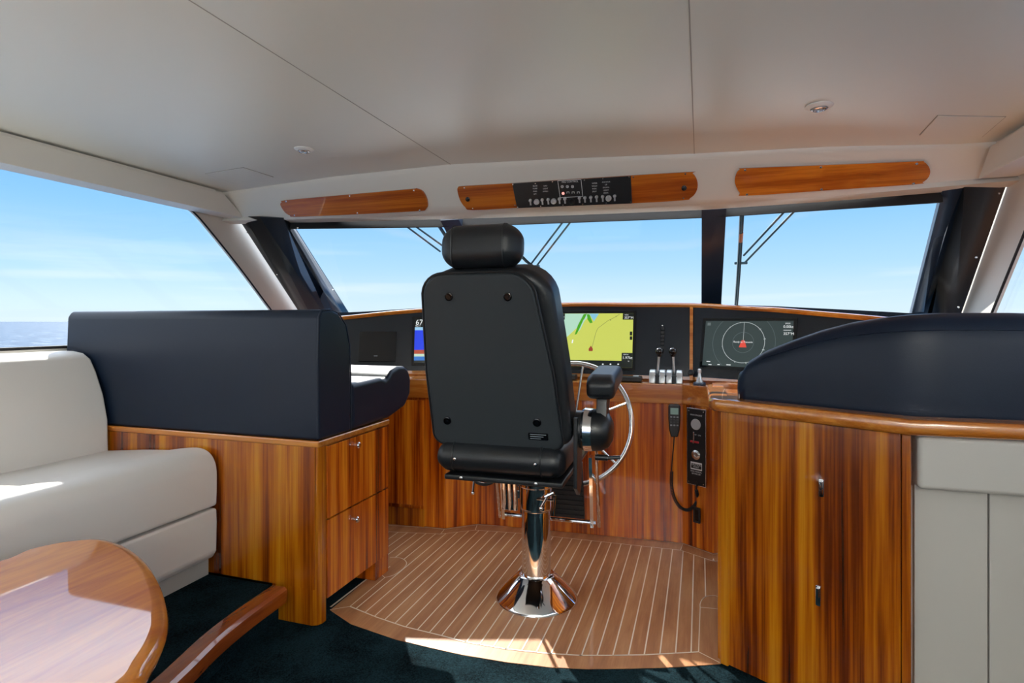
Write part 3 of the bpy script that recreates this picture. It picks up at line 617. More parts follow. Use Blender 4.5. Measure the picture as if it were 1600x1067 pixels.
# ---- handset, cord, key panel, outlet on console front
FV = V((-.094, 3.372, 0))-V((-1.30, 3.30, 0)); frF = Fr((-.094, 3.36, 0), FV, (0, 0, 1))
FV2 = V((.085, 3.262, 0))-V((-.094, 3.372, 0)); frG = Fr((-.094, 3.366, 0), FV2, (0, 0, 1))
a = frF.px(1053.5, 681); c = frF.px(1053.5, 631); cw = frF.px(1062.5, 650)[0]-frF.px(1044, 650)[0]; hh = c[1]-a[1]
t = thing('radio_handset', 'black radio handset with small grey screen hanging on the console front', 'handset', frF.p(*a, .01))
b = B(); b.prism([(a[0]-cw*.28, a[1]), (a[0]+cw*.28, a[1]), (a[0]+cw*.42, a[1]+hh*.2), (a[0]+cw*.5, a[1]+hh*.6), (a[0]+cw*.5, c[1]-.008), (a[0]+cw*.4, c[1]), (a[0]-cw*.4, c[1]), (a[0]-cw*.5, c[1]-.008), (a[0]-cw*.5, a[1]+hh*.6), (a[0]-cw*.42, a[1]+hh*.2)], frF, .004, .034, .006, 3); obj('body', b, 'blk', t)
b = B(); b.rect(frF, a[0]-cw*.33, c[1]-hh*.3, a[0]+cw*.33, c[1]-hh*.1, .0345); obj('screen', b, em('lcd', (120, 140, 130), .5), t, 'small grey-green screen')
for i in range(4):
    for j in range(3):
        u = a[0]+(j-1)*cw*.26; v = c[1]-hh*(.38+i*.085); b = B(); b.prism(rrect(cw*.17, hh*.04, .002, 2, u, v), frF, .033, .037); obj('key', b, 'ink_d' if i in (0, 3) else 'pillar', t)
b = B()
pts = [frF.p(*frF.px(x, y), n) for x, y, n in ((1053.5, 681, .015), (1052, 700, .012), (1050, 722, .012), (1049.5, 735, .014))]; pts2 = [frF.p(*frF.px(x, y), .02) for x, y in ((1049.5, 735), (1049, 755), (1053, 775), (1062, 790), (1075, 795), (1086, 786), (1089.5, 775))]+[frG.p(*frG.px(1090, 765), .012), frG.p(*frG.px(1089.5, 752), .006)]
b.tube(smoothpath(pts, 6), .003, 8)
sp = smoothpath(pts2, 14); coil = []
for i in range(len(sp)-1):
    for j in range(5):
        t_ = j/5; p = sp[i].lerp(sp[i+1], t_); d = (sp[i+1]-sp[i]).normalized(); aa = d.cross(V((0, 1, 0))).normalized(); bb = d.cross(aa); ph = 2*PI*(i+t_)*.62; rr = .007 if i < len(sp)*.86 else .002
        coil.append(p+aa*math.cos(ph)*rr+bb*math.sin(ph)*rr)
b.tube(coil, .0028, 6); tag(obj('coiled_cord', b, 'rubber'), 'black coiled cord looping from the handset to the key panel', 'cord')
t = thing('key_switch_panel', 'narrow black switch plate with key and round dial on the console front', 'control panel', frG.p(*frG.px(1089, 756)))
a = frG.px(1075, 754); c = frG.px(1103, 641); fe_ = frG; pw = c[0]-a[0]; ph_ = c[1]-a[1]
b = B(); b.box((a[0]-.004, a[1]-.004, .001), (c[0]+.004, c[1]+.004, .006), fr=frG, bev=.001); b.box((a[0], a[1], .004), (c[0], c[1], .0072), fr=frG, mi=1); um = (a[0]+c[0])/2
KB = b
b = B(); b.lathe([(.026, .007), (.030, .010), (.029, .013), (0, .013)], frG.p(um, a[1]+ph_*.80), frG.N, 28); obj('dial', b, 'alu', t, 'round silver dial')
b = B(); b.lathe([(.026, .007), (.026, .014), (.016, .018), (.010, .018), (.009, .012), (0, .012)], frG.p(um+.002, a[1]+ph_*.40), frG.N, 28); obj('socket', b, 'steel', t)
b = B(); b.box((um-.012, a[1]+ph_*.60, .008), (um-.004, a[1]+ph_*.70, .020), fr=frG, bev=.002); b.tube([frG.p(um-.008, a[1]+ph_*.62, .02), frG.p(um-.009, a[1]+ph_*.55, .02)], .003, 8); obj('key', b, 'steel', t)
b = B(); b.box((um-.034, a[1]+ph_*.555, .007), (um+.018, a[1]+ph_*.58, .014), fr=frG, bev=.002); obj('key_tag', b, 'red', t, 'red key tag')
b = KB; b.text('MAIN ENGINE', frG, um, a[1]+ph_*.92, .0115, 2, .0076, 'CENTER'); b.text('OFF   ON', frG, um+.006, a[1]+ph_*.66, .011, 2, .0076, 'CENTER')
for (u0, v0, u1, v1) in ((-.034, .28, .036, .30), (-.034, .20, .036, .215), (-.034, .20, -.031, .30), (.033, .20, .036, .30)): b.rect(frG, um+u0, a[1]+ph_*v0, um+u1, a[1]+ph_*v1, .0076, 2)
b.text('CAUTION', frG, um, a[1]+ph_*.265, .014, 2, .0076, 'CENTER'); b.text('START', frG, um, a[1]+ph_*.235, .012, 2, .0076, 'CENTER'); b.text('READ MANUAL', frG, um, a[1]+ph_*.175, .010, 2, .0076, 'CENTER'); b.text('BEFORE USE', frG, um, a[1]+ph_*.145, .010, 2, .0076, 'CENTER'); obj('plate', b, ['steel', 'blk', 'ink'], t, 'black switch plate with white lettering', merge=False)
screws([frG.p(u, v, .007) for u in (a[0]+.01, c[0]-.01) for v in (a[1]+.012, c[1]-.012)], t, .004, frG.N)
a = frG.px(1084, 815); c = frG.px(1095, 794); b = B(); b.prism(rrect(c[0]-a[0], c[1]-a[1], .004, 3, (a[0]+c[0])/2, (a[1]+c[1])/2), frG, .001, .008, .002, 2); b.prism(rrect((c[0]-a[0])*.5, (c[1]-a[1])*.7, .003, 3, (a[0]+c[0])/2, (a[1]+c[1])/2), frG, .006, .010, .001, 2, 1)
tag(obj('power_socket', b, ['blk', 'blkg']), 'small black socket low on the console front below the key panel', 'socket')
# ---- steering wheel
wc = pY(893, 660, 2.98); t = thing('steering_wheel', 'stainless steel spoked steering wheel behind the helm chair', 'steering wheel', wc)
tilt = math.radians(14); frW = Fr(wc, (1, -.06, 0), (0, math.sin(tilt), math.cos(tilt))); RW = .315
b = B(); b.tube([frW.p(RW*math.cos(a), RW*math.sin(a)) for a in [2*PI*i/72 for i in range(72)]], .0135, 12, closed=True); obj('rim', b, 'steel', t)
for k in range(6):
    a = math.radians(82-60*k); b = B(); b.tube([frW.p(.03*math.cos(a), .03*math.sin(a), -.05), frW.p(.12*math.cos(a), .12*math.sin(a), -.035), frW.p(RW*math.cos(a), RW*math.sin(a))], .0065, 8); obj('spoke', b, 'steel', t)
b = B(); b.lathe([(0, 0), (.03, -.004), (.045, -.03), (.045, -.07), (.03, -.09), (.028, -.30), (.04, -.325), (0, -.325)], wc, frW.N, 28); obj('hub', b, 'chrome', t)

# ================================================================ HELM CHAIR
pb = pz(838, 933, 0); ROT = math.radians(2)
ch = thing('helm_chair', 'black leather helm chair with headrest on a chrome pedestal', 'chair', (pb.x, pb.y, 0), ROT)
def cpart(name, b, m, par=None, label=None, **k): return obj(name, b, m, par or ch, label, local=True, **k)
b = B(); b.lathe([(.186, 0), (.186, .006), (.181, .014), (.168, .030), (.136, .062), (.104, .092), (.084, .108), (.070, .116)], (0, 0, 0), (0, 0, 1), 64); cpart('base', b, 'chrome', None, 'flared chrome floor base')
b = B(); b.lathe([(.066, .112), (.066, .400), (.072, .404), (.072, .410), (.074, .414), (.074, .505), (.080, .512), (.080, .522), (.066, .526)], (0, 0, 0), (0, 0, 1), 48); cpart('pedestal', b, 'chrome', None, 'chrome column')
b = B(); b.tube([(.02, -.072, .468), (.10, -.07, .468)], .005, 8); b.tube([(.10, -.07, .49), (.092, -.07, .40)], .006, 8); cpart('height_lever', b, 'chrome')
b = B(); b.lathe([(.052, .5), (.052, .585), (.07, .6), (.07, .63)], (0, 0, 0), (0, 0, 1), 24); b.box((-.24, -.50, .648), (.22, .14, .668), .006); b.box((-.17, -.45, .634), (.16, .10, .650), .004); cpart('seat_frame', b, 'blk')
for x in (-.17, .12): b = B(); b.lathe([(0, .008), (.007, .006), (.008, 0)], (x, -.498, .658), (0, -1, 0), 12); cpart('bolt', b, 'steel')
# seat cushion
b = B(); b.prism(rrect(.50, .60, [.10, .10, .06, .06], 6, -.03, -.19), WORLD, .668, .785, .045, 5); cpart('seat', b, 'leather', None)
b = B(); b.tube([(-.245, -.46, .735), (-.235, -.465, .735), (.175, -.465, .735), (.185, -.46, .735)], [.048, .0585, .0585, .048], 24); rl = cpart('rear_roll', b, 'leather', None, 'padded black roll below the backrest')
for x in (-.185, .125): b = B(); b.lathe([(0, .006), (.006, .005), (.008, 0), (.008, -.01)], (x, -.527, .735), (0, -1, 0), 12); obj('stud', b, 'chrome', rl, local=True)
for x in (-.2, .14): b = B(); b.tube([(x-.0, -.465+.060*math.cos(a), .735+.060*math.sin(a)) for a in [2*PI*i/28 for i in range(28)]], .003, 6, closed=True); obj('seam', b, 'blk', rl, local=True)
# backrest
LN = math.radians(13.5); frB = Fr((-.035, -.475, .782), (1, 0, 0), (0, -math.sin(LN), math.cos(LN)))   # normal faces aft
def outline(w0, wm, w1, h, r0, r1, n=7, c0=0, c1=0):
    o = []
    for i in range(n+1): a = PI/2*i/n; o.append((w1/2-r1+r1*math.cos(a), h-r1+r1*math.sin(a)))
    for i in range(n+1): a = PI/2+PI/2*i/n; o.append((-w1/2+r1+r1*math.cos(a), h-r1+r1*math.sin(a)))
    o.append((-wm/2, h*.45))
    for i in range(n+1): a = PI+PI/2*i/n; o.append((-w0/2+r0+r0*math.cos(a), r0+r0*math.sin(a)))
    for i in range(n+1): a = 1.5*PI+PI/2*i/n; o.append((w0/2-r0+r0*math.cos(a), r0+r0*math.sin(a)))
    o.append((wm/2, h*.45)); return [(u+c0+(c1-c0)*v/h, v) for u, v in o]
b = B(); b.prism(outline(.500, .480, .420, .655, .04, .09, 7, .003, -.034), frB, -.018, .012, .010, 3); shell = cpart('back_shell', b, 'leather_c', None, 'flat charcoal rear panel of the backrest')
b = B(); b.prism(outline(.535, .525, .490, .665, .05, .12, 7, .016, -.010), frB, -.165, -.012, .035, 5); cpart('backrest', b, 'leather', None)
b = B(); pts = [frB.p(u, v, .004) for u, v in outline(.506, .487, .428, .659, .04, .093, 7, .003, -.034)]; b.tube(pts, .0045, 6, closed=True); cpart('piping', b, 'leather', None)
sw = [(701, 463.5), (793, 463.5), (699, 657), (839, 660)]
Mi = Matrix.Rotation(-ROT, 3, 'Z')
frBw = Fr(V((pb.x, pb.y, 0))+Matrix.Rotation(ROT, 3, 'Z')@frB.O, Matrix.Rotation(ROT, 3, 'Z')@frB.U, Matrix.Rotation(ROT, 3, 'Z')@frB.W)
for x, y in sw:
    u, v = frBw.off(.012).px(x, y); b = B(); b.lathe([(0, .004), (.007, .004), (.008, .001), (.011, .001), (.013, .005), (.0155, .004), (.0165, -.002)], frB.p(u, v, .012), frB.N, 20); obj('screw', b, 'blkg', shell, local=True)
u, v = frBw.off(.012).px(841, 682); b = B(); b.prism(rrect(.075, .028, .004, 3, u, v), frB, .011, .014, .001, 2); 
for i in range(3): b.rect(frB, u-.03, v+.007-i*.008, u+.03-.01*i, v+.009-i*.008, .0145, 1)
obj('nameplate', b, ['blkg', 'ink_d'], shell, 'small dark nameplate', local=True)
# headrest
hc = frB.p(-.028, .725, -.085)
t_ = bmesh.new(); bmesh.ops.create_cube(t_, size=1)
for v in t_.verts: v.co = V((v.co.x*.305, v.co.y*.14, v.co.z*.165))
bmesh.ops.bevel(t_, geom=list(t_.edges), offset=.066, segments=8, profile=.5, affect='EDGES', clamp_overlap=True)
for v in t_.verts:
    k = 1-.10*(abs(v.co.x)/.15)**2; v.co.z *= k; v.co = Matrix.Rotation(-LN*.3, 3, 'X')@v.co; v.co += hc+V((.0, .0, .012))
b = B(); b.add(t_); hr = cpart('headrest', b, 'leather', None, 'rounded black leather headrest', ang=1.2)
for x in (-.095, .095): b = B(); b.tube([V((x, .072*math.copysign(abs(math.cos(a))**.55, math.cos(a)), .0815*math.copysign(abs(math.sin(a))**.55, math.sin(a))*.965))+hc+V((0, 0, .012)) for a in [2*PI*(i+.5)/48 for i in range(48)]], .0018, 6, closed=True); obj('seam', b, 'blk', hr, local=True)
for x in (-.06, .06): b = B(); b.tube([frB.p(x, .6, -.085), frB.p(x, .68, -.085)], .007, 10); obj('post', b, 'chrome', hr, local=True)
# arms
def arm(sx, full):
    a = V((.345*sx-.02, -.44, 0)) if sx > 0 else V((.33*sx-.04, -.44, 0)); X = a.x
    nonl = None
    b = B(); frA = Fr((X+.022, 0, 1.0), (0, 1, 0), (0, 0, 1)); W_ = .052
    b.prism([(-.455, -.035), (-.13, .0), (-.12, .05), (-.16, .072), (-.42, .056), (-.465, .03)], frA, -W_, W_, .026, 5); pad = cpart('armrest', b, 'leather', None, 'padded black armrest', ang=1.2)
    b = B(); b.prism([(-.40, .0), (-.30, .0), (-.335, -.09), (-.33, -.15), (-.43, -.15), (-.42, -.09)], frA, -.02, .02, .006, 2); obj('arm_post', b, 'blk', pad, local=True)
    hb = V((X, -.385, .845)); s_ = 1 if sx > 0 else -1
    b = B(); b.lathe([(0, .062), (.035, .060), (.062, .046), (.076, .02), (.078, -.01), (.078, -.02)], hb, (s_, 0, 0), 32); hub = cpart('arm_hub', b, 'blk', None, 'round black arm pivot cover')
    b = B(); b.lathe([(.079, -.012), (.081, -.042), (.076, -.05), (.07, -.05)], hb, (s_, 0, 0), 32); obj('chrome_band', b, 'chrome', hub, 'chrome ring', local=True)
    b = B(); b.lathe([(.05, -.045), (.07, -.05), (.07, -.075), (0, -.075)], hb, (s_, 0, 0), 24); frA = Fr((X, 0, 1.0), (0, 1, 0), (0, 0, 1)); b.prism([(-.46, .90-1.0), (-.33, .88-1.0), (-.36, .63-1.0), (-.40, .60-1.0), (-.46, .64-1.0)], frA, -.075*s_, -.06*s_, .004, 2); cpart('side_bracket', b, 'blk')
    b = B(); b.tube([hb+V((.0, -.03, -.095)), hb+V((.045*s_, -.03, -.095))], .011, 12); b.tube([hb+V((.045*s_, -.03, -.095)), hb+V((.09*s_, -.03, -.09))], .007, 10); cpart('recline_lever', b, 'blk')
arm(1, 1)
# sub-seat toggles and cable
for x, y, z in ((.16, -.46, .60), (-.19, -.3, .585)):
    b = B(); b.tube([(x, y, z+.015), (x-.03*(1 if x > 0 else .2), y, z-.04)], .005, 8); b.ball((x-.03*(1 if x > 0 else .2), y, z-.042), .008)
    if x > 0: b.tube([(x-.015, y, z+.002), (x+.018, y, z+.02)], .006, 8)
    cpart('adjuster_lever', b, 'chrome')
b = B(); b.tube(smoothpath([V((-.235, -.2, .65)), V((-.25, -.2, .60)), V((-.23, -.2, .565)), V((-.18, -.2, .552)), V((-.135, -.2, .575)), V((-.125, -.2, .65))], 8), .007, 10); cpart('cable', b, 'rubber', None, 'looped black cable')
# footrest at the front
fo = .30
b = B()
for x in (-.235, .215):
    b.loft([[(x-.008, fo-.10, .60), (x+.008, fo-.10, .60), (x+.008, fo-.04, .60), (x-.008, fo-.04, .60)], [(x-.008, fo-.04, .245), (x+.008, fo-.04, .245), (x+.008, fo+.06, .245), (x-.008, fo+.06, .245)]])
    b.tube([(x+.03*(1 if x > 0 else -1), fo-.12, .66), (x+.03*(1 if x > 0 else -1), fo, .24)], .008, 10)
b.tube([(-.25, fo-.01, .262), (.23, fo-.01, .262)], .011, 10)
for z in (.36, .42): b.box((-.235, fo-.05, z), (-.15, fo-.03, z+.04), .002)
for x in (-.225, -.197, -.169): b.tube([(x, fo-.09, .58), (x, fo-.05, .30)], .011, 10)
b.box((-.235, fo-.06, .30), (-.155, fo-.045, .46), .003)
fr_ = cpart('footrest', b, 'chrome', None, 'chrome footrest frame')
b = B(); frT = Fr((-.028, fo-.02, .285), (1, 0, 0), (0, -.25, 1)); b.box((-.12, 0, 0), (.205, .30, .012), fr=frT)
for i in range(11): b.box((-.118, .008+i*.026, .012), (.203, .021+i*.026, .018), fr=frT)
obj('tread', b, 'rubber', fr_, 'ribbed black tread', local=True)

# ================================================================ PORT SIDE: navigator seat and drawer cabinet
XD, YA = -1.484, 1.991
cab = thing('drawer_cabinet', 'varnished wooden drawer cabinet under the black navigator seat', 'cabinet', (-2.1, 2.27, 0))
b = B(); b.box((-2.97, YA+.01, .155), (XD-.012, 2.55, .735)); b.box((-1.72, YA+.01, .09), (XD-.012, 2.54, .16)); obj('body', b, 'wood_v', cab)
b = B(); b.prism([(-1.695, YA), (XD-.03, YA), (XD-.010, YA+.010), (XD, YA+.03), (XD, YA+.055), (-1.695, YA+.055)], WORLD, 0, .735, .003, 2); obj('corner_post', b, 'wood_v', cab, 'rounded corner post reaching the floor')
b = B(); b.box((-2.97, YA-.001, .15), (-1.50, YA+.012, .733)); obj('end_panel', b, 'wood_v', cab)
b = B(); q = pX(587, 880, XD).y; b.box((XD-.12, q, 0), (XD, 2.55, .10), .004); obj('foot', b, 'wood_v2', cab)
b = B(); b.box((-2.97, YA-.006, .733), (XD+.006, 2.555, .760), .007, 3); obj('top_moulding', b, 'wood_x', cab)
for z0, z1, ky, kz in ((.425, .728, (555, 695), 0), (.092, .418, (553, 811), 0)):
    b = B(); b.box((XD-.012, YA+.058, z0), (XD+.004, 2.545, z1), .002, 2); dr = obj('drawer', b, 'wood_v2', cab)
    q = pX(ky[0], ky[1], XD+.004); b = B(); b.lathe([(.006, 0), (.006, .010), (.013, .014), (.014, .020), (.010, .025), (0, .026)], q, (1, 0, 0), 20); obj('knob', b, 'chrome', dr, 'round chrome knob')
b = B(); b.box((-2.6, YA+.12, .0), (XD-.14, 2.45, .095)); obj('toe_kick', b, 'gap', cab)
ns = thing('navigator_seat', 'black vinyl bench seat with tall squared backrest on the drawer cabinet', 'seat', (-2.2, 2.3, .762))
frS = Fr((-2.93, 0, 0), (0, 1, 0), (0, 0, 1))           # normal points to +X
pr = [(YA+.0, .762), (YA-.004, 1.10), (YA+.002, 1.27), (YA+.02, 1.297), (YA+.08, 1.300), (YA+.14, 1.285), (YA+.195, 1.235), (YA+.222, 1.15), (YA+.232, 1.0), (YA+.232, .762)]
b = B(); b.prism(pr, frS, 0, XD+2.93+.002, .012, 3); obj('backrest', b, 'leather_n', ns, ang=.9)
b = B(); b.prism([(YA+.236, .762), (YA+.236, .968), (2.48, .975), (2.52, .962), (2.545, .972), (2.58, 1.002), (2.65, 1.018), (2.72, 1.012), (2.76, .99), (2.785, .94), (2.78, .86), (2.72, .80), (2.56, .765)], frS, 0, XD+2.93+.004, .022, 4); obj('seat_cushion', b, 'leather_n', ns, ang=.9)
b = B(); b.tube([frS.p(y, z, XD+2.93+.0) for y, z in pr[1:]], .003, 6); obj('piping', b, 'leather_n', ns)
# the seat's far-end low cushion
# ================================================================ SOFA
YE = 1.975
sofa = thing('sofa', 'ivory leather sofa along the port window', 'sofa', (-2.5, 0, .148))
frS = Fr((0, -2.2, 0), (-1, 0, 0), (0, 0, 1))            # normal: (-1,0,0)x(0,0,1) = (0,1,0)
L_ = YE+2.2
def ep(x, y): q = pY(x, y, YE); return (-q.x, q.z)
bk = [ep(171, 702), ep(170, 655), ep(163, 615), ep(152, 580), ep(143, 560), ep(132, 551), ep(118, 548)]
zt = bk[-1][1]; bk += [(2.90, zt), (2.955, zt-.03), (2.96, .5), (2.6, .5)]
b = B(); b.prism(bk, frS, 0, L_, .014, 3); obj('backrest', b, 'vinyl_s', sofa, ang=.9)
st = [ep(176, 703), ep(230, 701.5), ep(268, 702), ep(292, 699), ep(315, 699), ep(331, 708), ep(340, 728), ep(341, 760), ep(340, 789)]
st = [st[0], st[1], st[2]]+[(p.x, p.y) for p in smoothpath([V((q[0], q[1], 0)) for q in st[2:]], 4)][1:]; zs = st[-1][1]; st += [(2.05, zs-.006), (2.7, zs-.006), (2.7, .64)]
b = B(); b.prism(st[::-1], frS, 0, L_, .012, 3); obj('seat_cushion', b, 'vinyl_s', sofa, ang=.9)
lo = [ep(340, 793), ep(341, 815), ep(340, 860), ep(334, 870)]; 
b = B(); b.prism([(2.7, lo[0][1]-.004)]+lo+[(2.7, lo[-1][1])], frS, 0, L_, .012, 3); obj('base_cushion', b, 'vinyl_s', sofa, ang=.9)
e0 = ep(326, 872)[0]; b = B(); b.prism([(2.7, lo[-1][1]+.01), (e0, lo[-1][1]+.01), (e0, .148), (2.7, .148)], frS, 0, L_, .002, 2); obj('plinth', b, 'vinyl_g', sofa)
# ================================================================ TABLE
TZ = .60
to = [(0, 872), (55, 852), (110, 841), (160, 838), (200, 850), (230, 872), (250, 902), (261, 935), (263, 965), (254, 998), (236, 1030), (208, 1067)]
P = [pz(x, y, TZ) for x, y in to]; e_, s_ = P[0], P[-1]
P = [V((-1.97, -.2, TZ)), V((-1.97, .55, TZ)), V((-1.955, .9, TZ))]+P[0:]+[V((-.97, .62, TZ)), V((-.93, .3, TZ)), V((-.92, -.2, TZ)), V((-1.0, -.5, TZ)), V((-1.45, -.65, TZ)), V((-1.88, -.5, TZ))]
P = smoothpath(P, 4, True); cen = sum(P, V((0, 0, 0)))/len(P)
table = thing('coffee_table', 'glossy varnished wooden table with rounded end in front of the sofa', 'table', (cen.x, cen.y, .148))
b = B(); secs = []
for k_, dz in ((1.0-.034, 0), (1.0-.030, 0), (1.0-.014, -.003), (1.0-.004, -.012), (1.0, -.024), (1.0-.004, -.036), (1.0-.02, -.044)):
    ins = 1-k_; secs.append([p+(cen-p).normalized()*ins*1.0+V((0, 0, dz)) for p in P])
b.loft(secs); obj('tabletop', b, 'wood_table', table, ang=.9)
b = B(); b.lathe([(.22, .148), (.22, .165), (.08, .19), (.05, .24), (.05, .5), (.12, .56)], (cen.x, cen.y, 0), (0, 0, 1), 32); obj('pedestal', b, 'chrome', table)

# ================================================================ STARBOARD CABINET
A0, A1 = V((.0745, 2.246, 0)), V((.585, 1.953, 0)); CZ = .969
frD = Fr(A0, A1-A0, (0, 0, 1)); LD = (A1-A0).length
rc = thing('corner_cabinet', 'varnished wooden cabinet with angled door at the right of the helm', 'cabinet', (.5, 2.6, 0))
body = [(A0.x+.004, A0.y+.012), (A1.x, A1.y+.012), (A1.x+.03, 2.05), (1.27, 2.05), (1.27, 2.95), (1.1, 3.0), (.6, 3.18), (.10, 3.2), (.10, 3.19), (.066, 3.19), (.062, 2.27)]
b = B(); b.prism(body, WORLD, 0, .925, .002, 2); obj('body', b, 'wood_v', rc)
b = B(); b.box((.031, .01, -.004), (LD-.025, .924, .012), fr=frD, bev=.002); door = obj('door', b, 'wood_v', rc)
for x, y0, y1 in ((1284, 776, 748), (1279, 946, 914)):
    f = frD.off(.012); a = f.px(x, y0); c = f.px(x, y1); b = B(); cx_ = (a[0]+c[0])/2
    b.prism(rrect(.016, c[1]-a[1], .005, 4, cx_, (a[1]+c[1])/2), f, 0, .006, .002, 2); lt = obj('latch', b, 'chrome', door, 'upright chrome latch')
    b = B(); b.prism(rrect(.011, (c[1]-a[1])*.5, .005, 4, cx_, a[1]+(c[1]-a[1])*.68), f, .005, .014, .003, 2); obj('latch_lever', b, 'chrome', lt)
for u0, u1 in ((0, .030), (LD-.024, LD)): b = B(); b.box((u0, .0, -.01), (u1, .925, .010), fr=frD, bev=.004); obj('stile', b, 'wood_v', rc)
path = [V((.045, 2.72, CZ)), V((.048, 2.262, CZ)), A0+V((-.008, -.012, CZ)), A1+V((-.004, -.016, CZ)), V((1.28, 1.975, CZ))]
b = B(); secs = []
for i, p in enumerate(path):
    d0 = (path[i]-path[i-1]).normalized() if i else (path[1]-path[0]).normalized(); d1 = (path[i+1]-path[i]).normalized() if i < len(path)-1 else d0
    n = (V((d0.y, -d0.x, 0))+V((d1.y, -d1.x, 0))).normalized()
    n = n if n.dot(V((-1, -1, 0))) > 0 else -n; k = 1/max(.6, math.sqrt((1+d0.dot(d1))/2))
    secs.append([p+n*u*k+V((0, 0, z)) for u, z in ((-.05, -.050), (-.05, .0), (-.0, .0), (.012, -.004), (.018, -.014), (.018, -.034), (.012, -.044), (0, -.050))])
b.loft(secs); obj('moulding', b, 'wood_x', rc, 'rounded wooden moulding around the counter')
b = B(); b.prism([(.07, 2.27), (A0.x+.02, A0.y+.02), (A1.x, A1.y+.02), (1.26, 2.0), (1.26, 3.05), (.07, 2.95)], WORLD, .93, .955); b.box((.05, 2.69, .93), (.30, 2.71, .978), .004); b.box((.10, 2.33, .953), (.28, 2.66, .957)); obj('counter', b, 'wood_y', rc)
# black seatback on it
cs = thing('curved_seatback', 'long black vinyl seatback with sloping rounded end on the corner cabinet', 'seat', (.7, 2.2, .957))
C0 = frD.p(0, 0, -.06); C1 = V((A1.x+.02, A1.y+.075, 0)); dD = (A1-A0).normalized(); nD = V((-frD.N.x, -frD.N.y, 0)); C0 = C1-dD*.62
topk = [(1152, 600), (1156, 578), (1166, 561), (1190, 547), (1230, 531), (1275, 515), (1320, 503.5), (1370, 495.5), (1420, 491), (1480, 488.5), (1540, 488), (1600, 488), (1700, 491)]
def plan(x):                                                # cushion aft face plan point below picture column x
    q = pP(x, 600, C1, frD.N)
    if x > 1428 or q.x > C1.x: q = pP(x, 600, C1, V((-.02, -1, 0)).normalized())
    return V((q.x, q.y, 0))
secs = []
for x, y in topk[1:]+[]:
    p = plan(x); d = p.dot(V((-sT, cT, 0))); zt = H+(CY-y)/F*d
    nrm = nD if x < 1400 else (nD*.5+V((0, .5, 0))).normalized() if x < 1460 else V((0, 1, 0))
    zb = .957; hgt = zt-zb; sec = []
    for u, z in ((0, 0), (-.004, .35), (.0, .70), (.006, .84), (.022, .94), (.05, .99), (.08, 1.0), (.13, .97), (.17, .88), (.19, .7), (.195, .35), (.19, 0)):
        sec.append(p+nrm*u+V((0, 0, zb+hgt*z)))
    secs.append(sec)
# rounded left end
s0 = secs[0]; c0 = sum(s0, V((0, 0, 0)))/len(s0); end1 = [c0.lerp(v, .90)-dD*.012 for v in s0]; end2 = [c0.lerp(v, .72)-dD*.018 for v in s0]
b = B(); b.loft([end2, end1]+secs); obj('backrest', b, 'leather_n', cs, ang=1.2)
b = B(); b.tube([s[3]+(s[3]-s[9]).normalized()*.001 for s in secs[2:]], .0022, 6); obj('piping', b, 'leather_n', cs)
# settee back to the right
sb = thing('settee_back', 'pale grey vinyl settee back at the right edge below the wood counter', 'settee', (1.0, 1.97, 0))
b = B(); b.box((A1.x+.014, 1.945, .765), (1.29, 2.04, .918), .014, 4); obj('top_roll', b, 'vinyl_g', sb)
xs_ = pY(1545, 850, 1.985).x
b = B(); b.box((A1.x+.016, 1.985, 0), (xs_-.0015, 2.04, .775), .004, 2); obj('back_panel', b, 'vinyl_g', sb); b = B(); b.box((xs_+.0015, 1.985, 0), (1.29, 2.04, .775), .004, 2); obj('back_panel', b, 'vinyl_g', sb)

# ================================================================ OVERHEAD
def browpanel(pxs, n=1):
    return [bp(x, y, .0) for x, y in pxs]
def slab(b, P, th0, th1, mi=0):
    nr = V((0, -1, -.45)).normalized(); b.loft([[p+nr*th0 for p in P], [p+nr*th1 for p in P]], mi)
def capsule(xa, xb, ya0, ya1, yb0, yb1, r, n=8):             # picture outline: left x, right x, (top,bottom) at left and right, end curve width
    o = []
    for i in range(n+1): a = PI/2+PI*i/n; o.append((xa+r+r*math.cos(a), (ya0+ya1)/2-(ya1-ya0)/2*math.sin(a)*1.0))
    for i in range(n+1): a = -PI/2+PI*i/n; o.append((xb-r+r*math.cos(a), (yb0+yb1)/2-(yb1-yb0)/2*math.sin(a)))
    return o
NB = V((0, -1, -.45)).normalized()
pl = [(440, 320), (442, 315), (450, 312), (550, 303), (640, 295), (652, 294), (662, 299), (668, 311), (669, 322), (665, 327), (655, 329), (560, 334), (465, 338), (455, 336), (447, 331)]
pr_ = [(1148, 285), (1150, 271), (1156, 264), (1166, 262), (1300, 257), (1430, 251.5), (1442, 252), (1450, 260), (1452, 269), (1448, 278), (1440, 284), (1430, 287), (1300, 296), (1166, 305), (1156, 301)]
for nm, pp, lb, sc_ in (('p', pl, 'left of three varnished wooden panels on the brow above the windscreen', ((449, 314), (548, 305.5), (648, 297), (462, 335.5), (560, 332), (657, 328))), ('q', pr_, 'right of three varnished wooden panels on the brow above the windscreen', ((1164, 265), (1282, 260.5), (1431, 255), (1167, 303), (1283, 295), (1426, 286)))):
    t = thing('overhead_panel', lb, 'panel', bp(*pp[0])); b = B(); P = [p for p in browpanel(pp)]; P = smoothpath(P, 3, True); slab(b, P, 0, .012); obj('board', b, 'wood_p', t)  # flat varnished wooden panel screwed to the brow
    for s in sc_: screws([bp(*s)+NB*.013], t, .006, NB)
t = thing('overhead_console', 'long wooden overhead panel with black electronics plate, above the helm chair', 'control panel', bp(900, 295))
oc = [(716, 298), (717, 292), (726, 290), (802, 285.5), (900, 279), (1070, 268.5), (1082, 270), (1089, 280), (1090, 292), (1086, 302), (1078, 309), (1068, 312), (985, 317), (818, 323.5), (740, 327.5), (728, 323), (720, 312)]
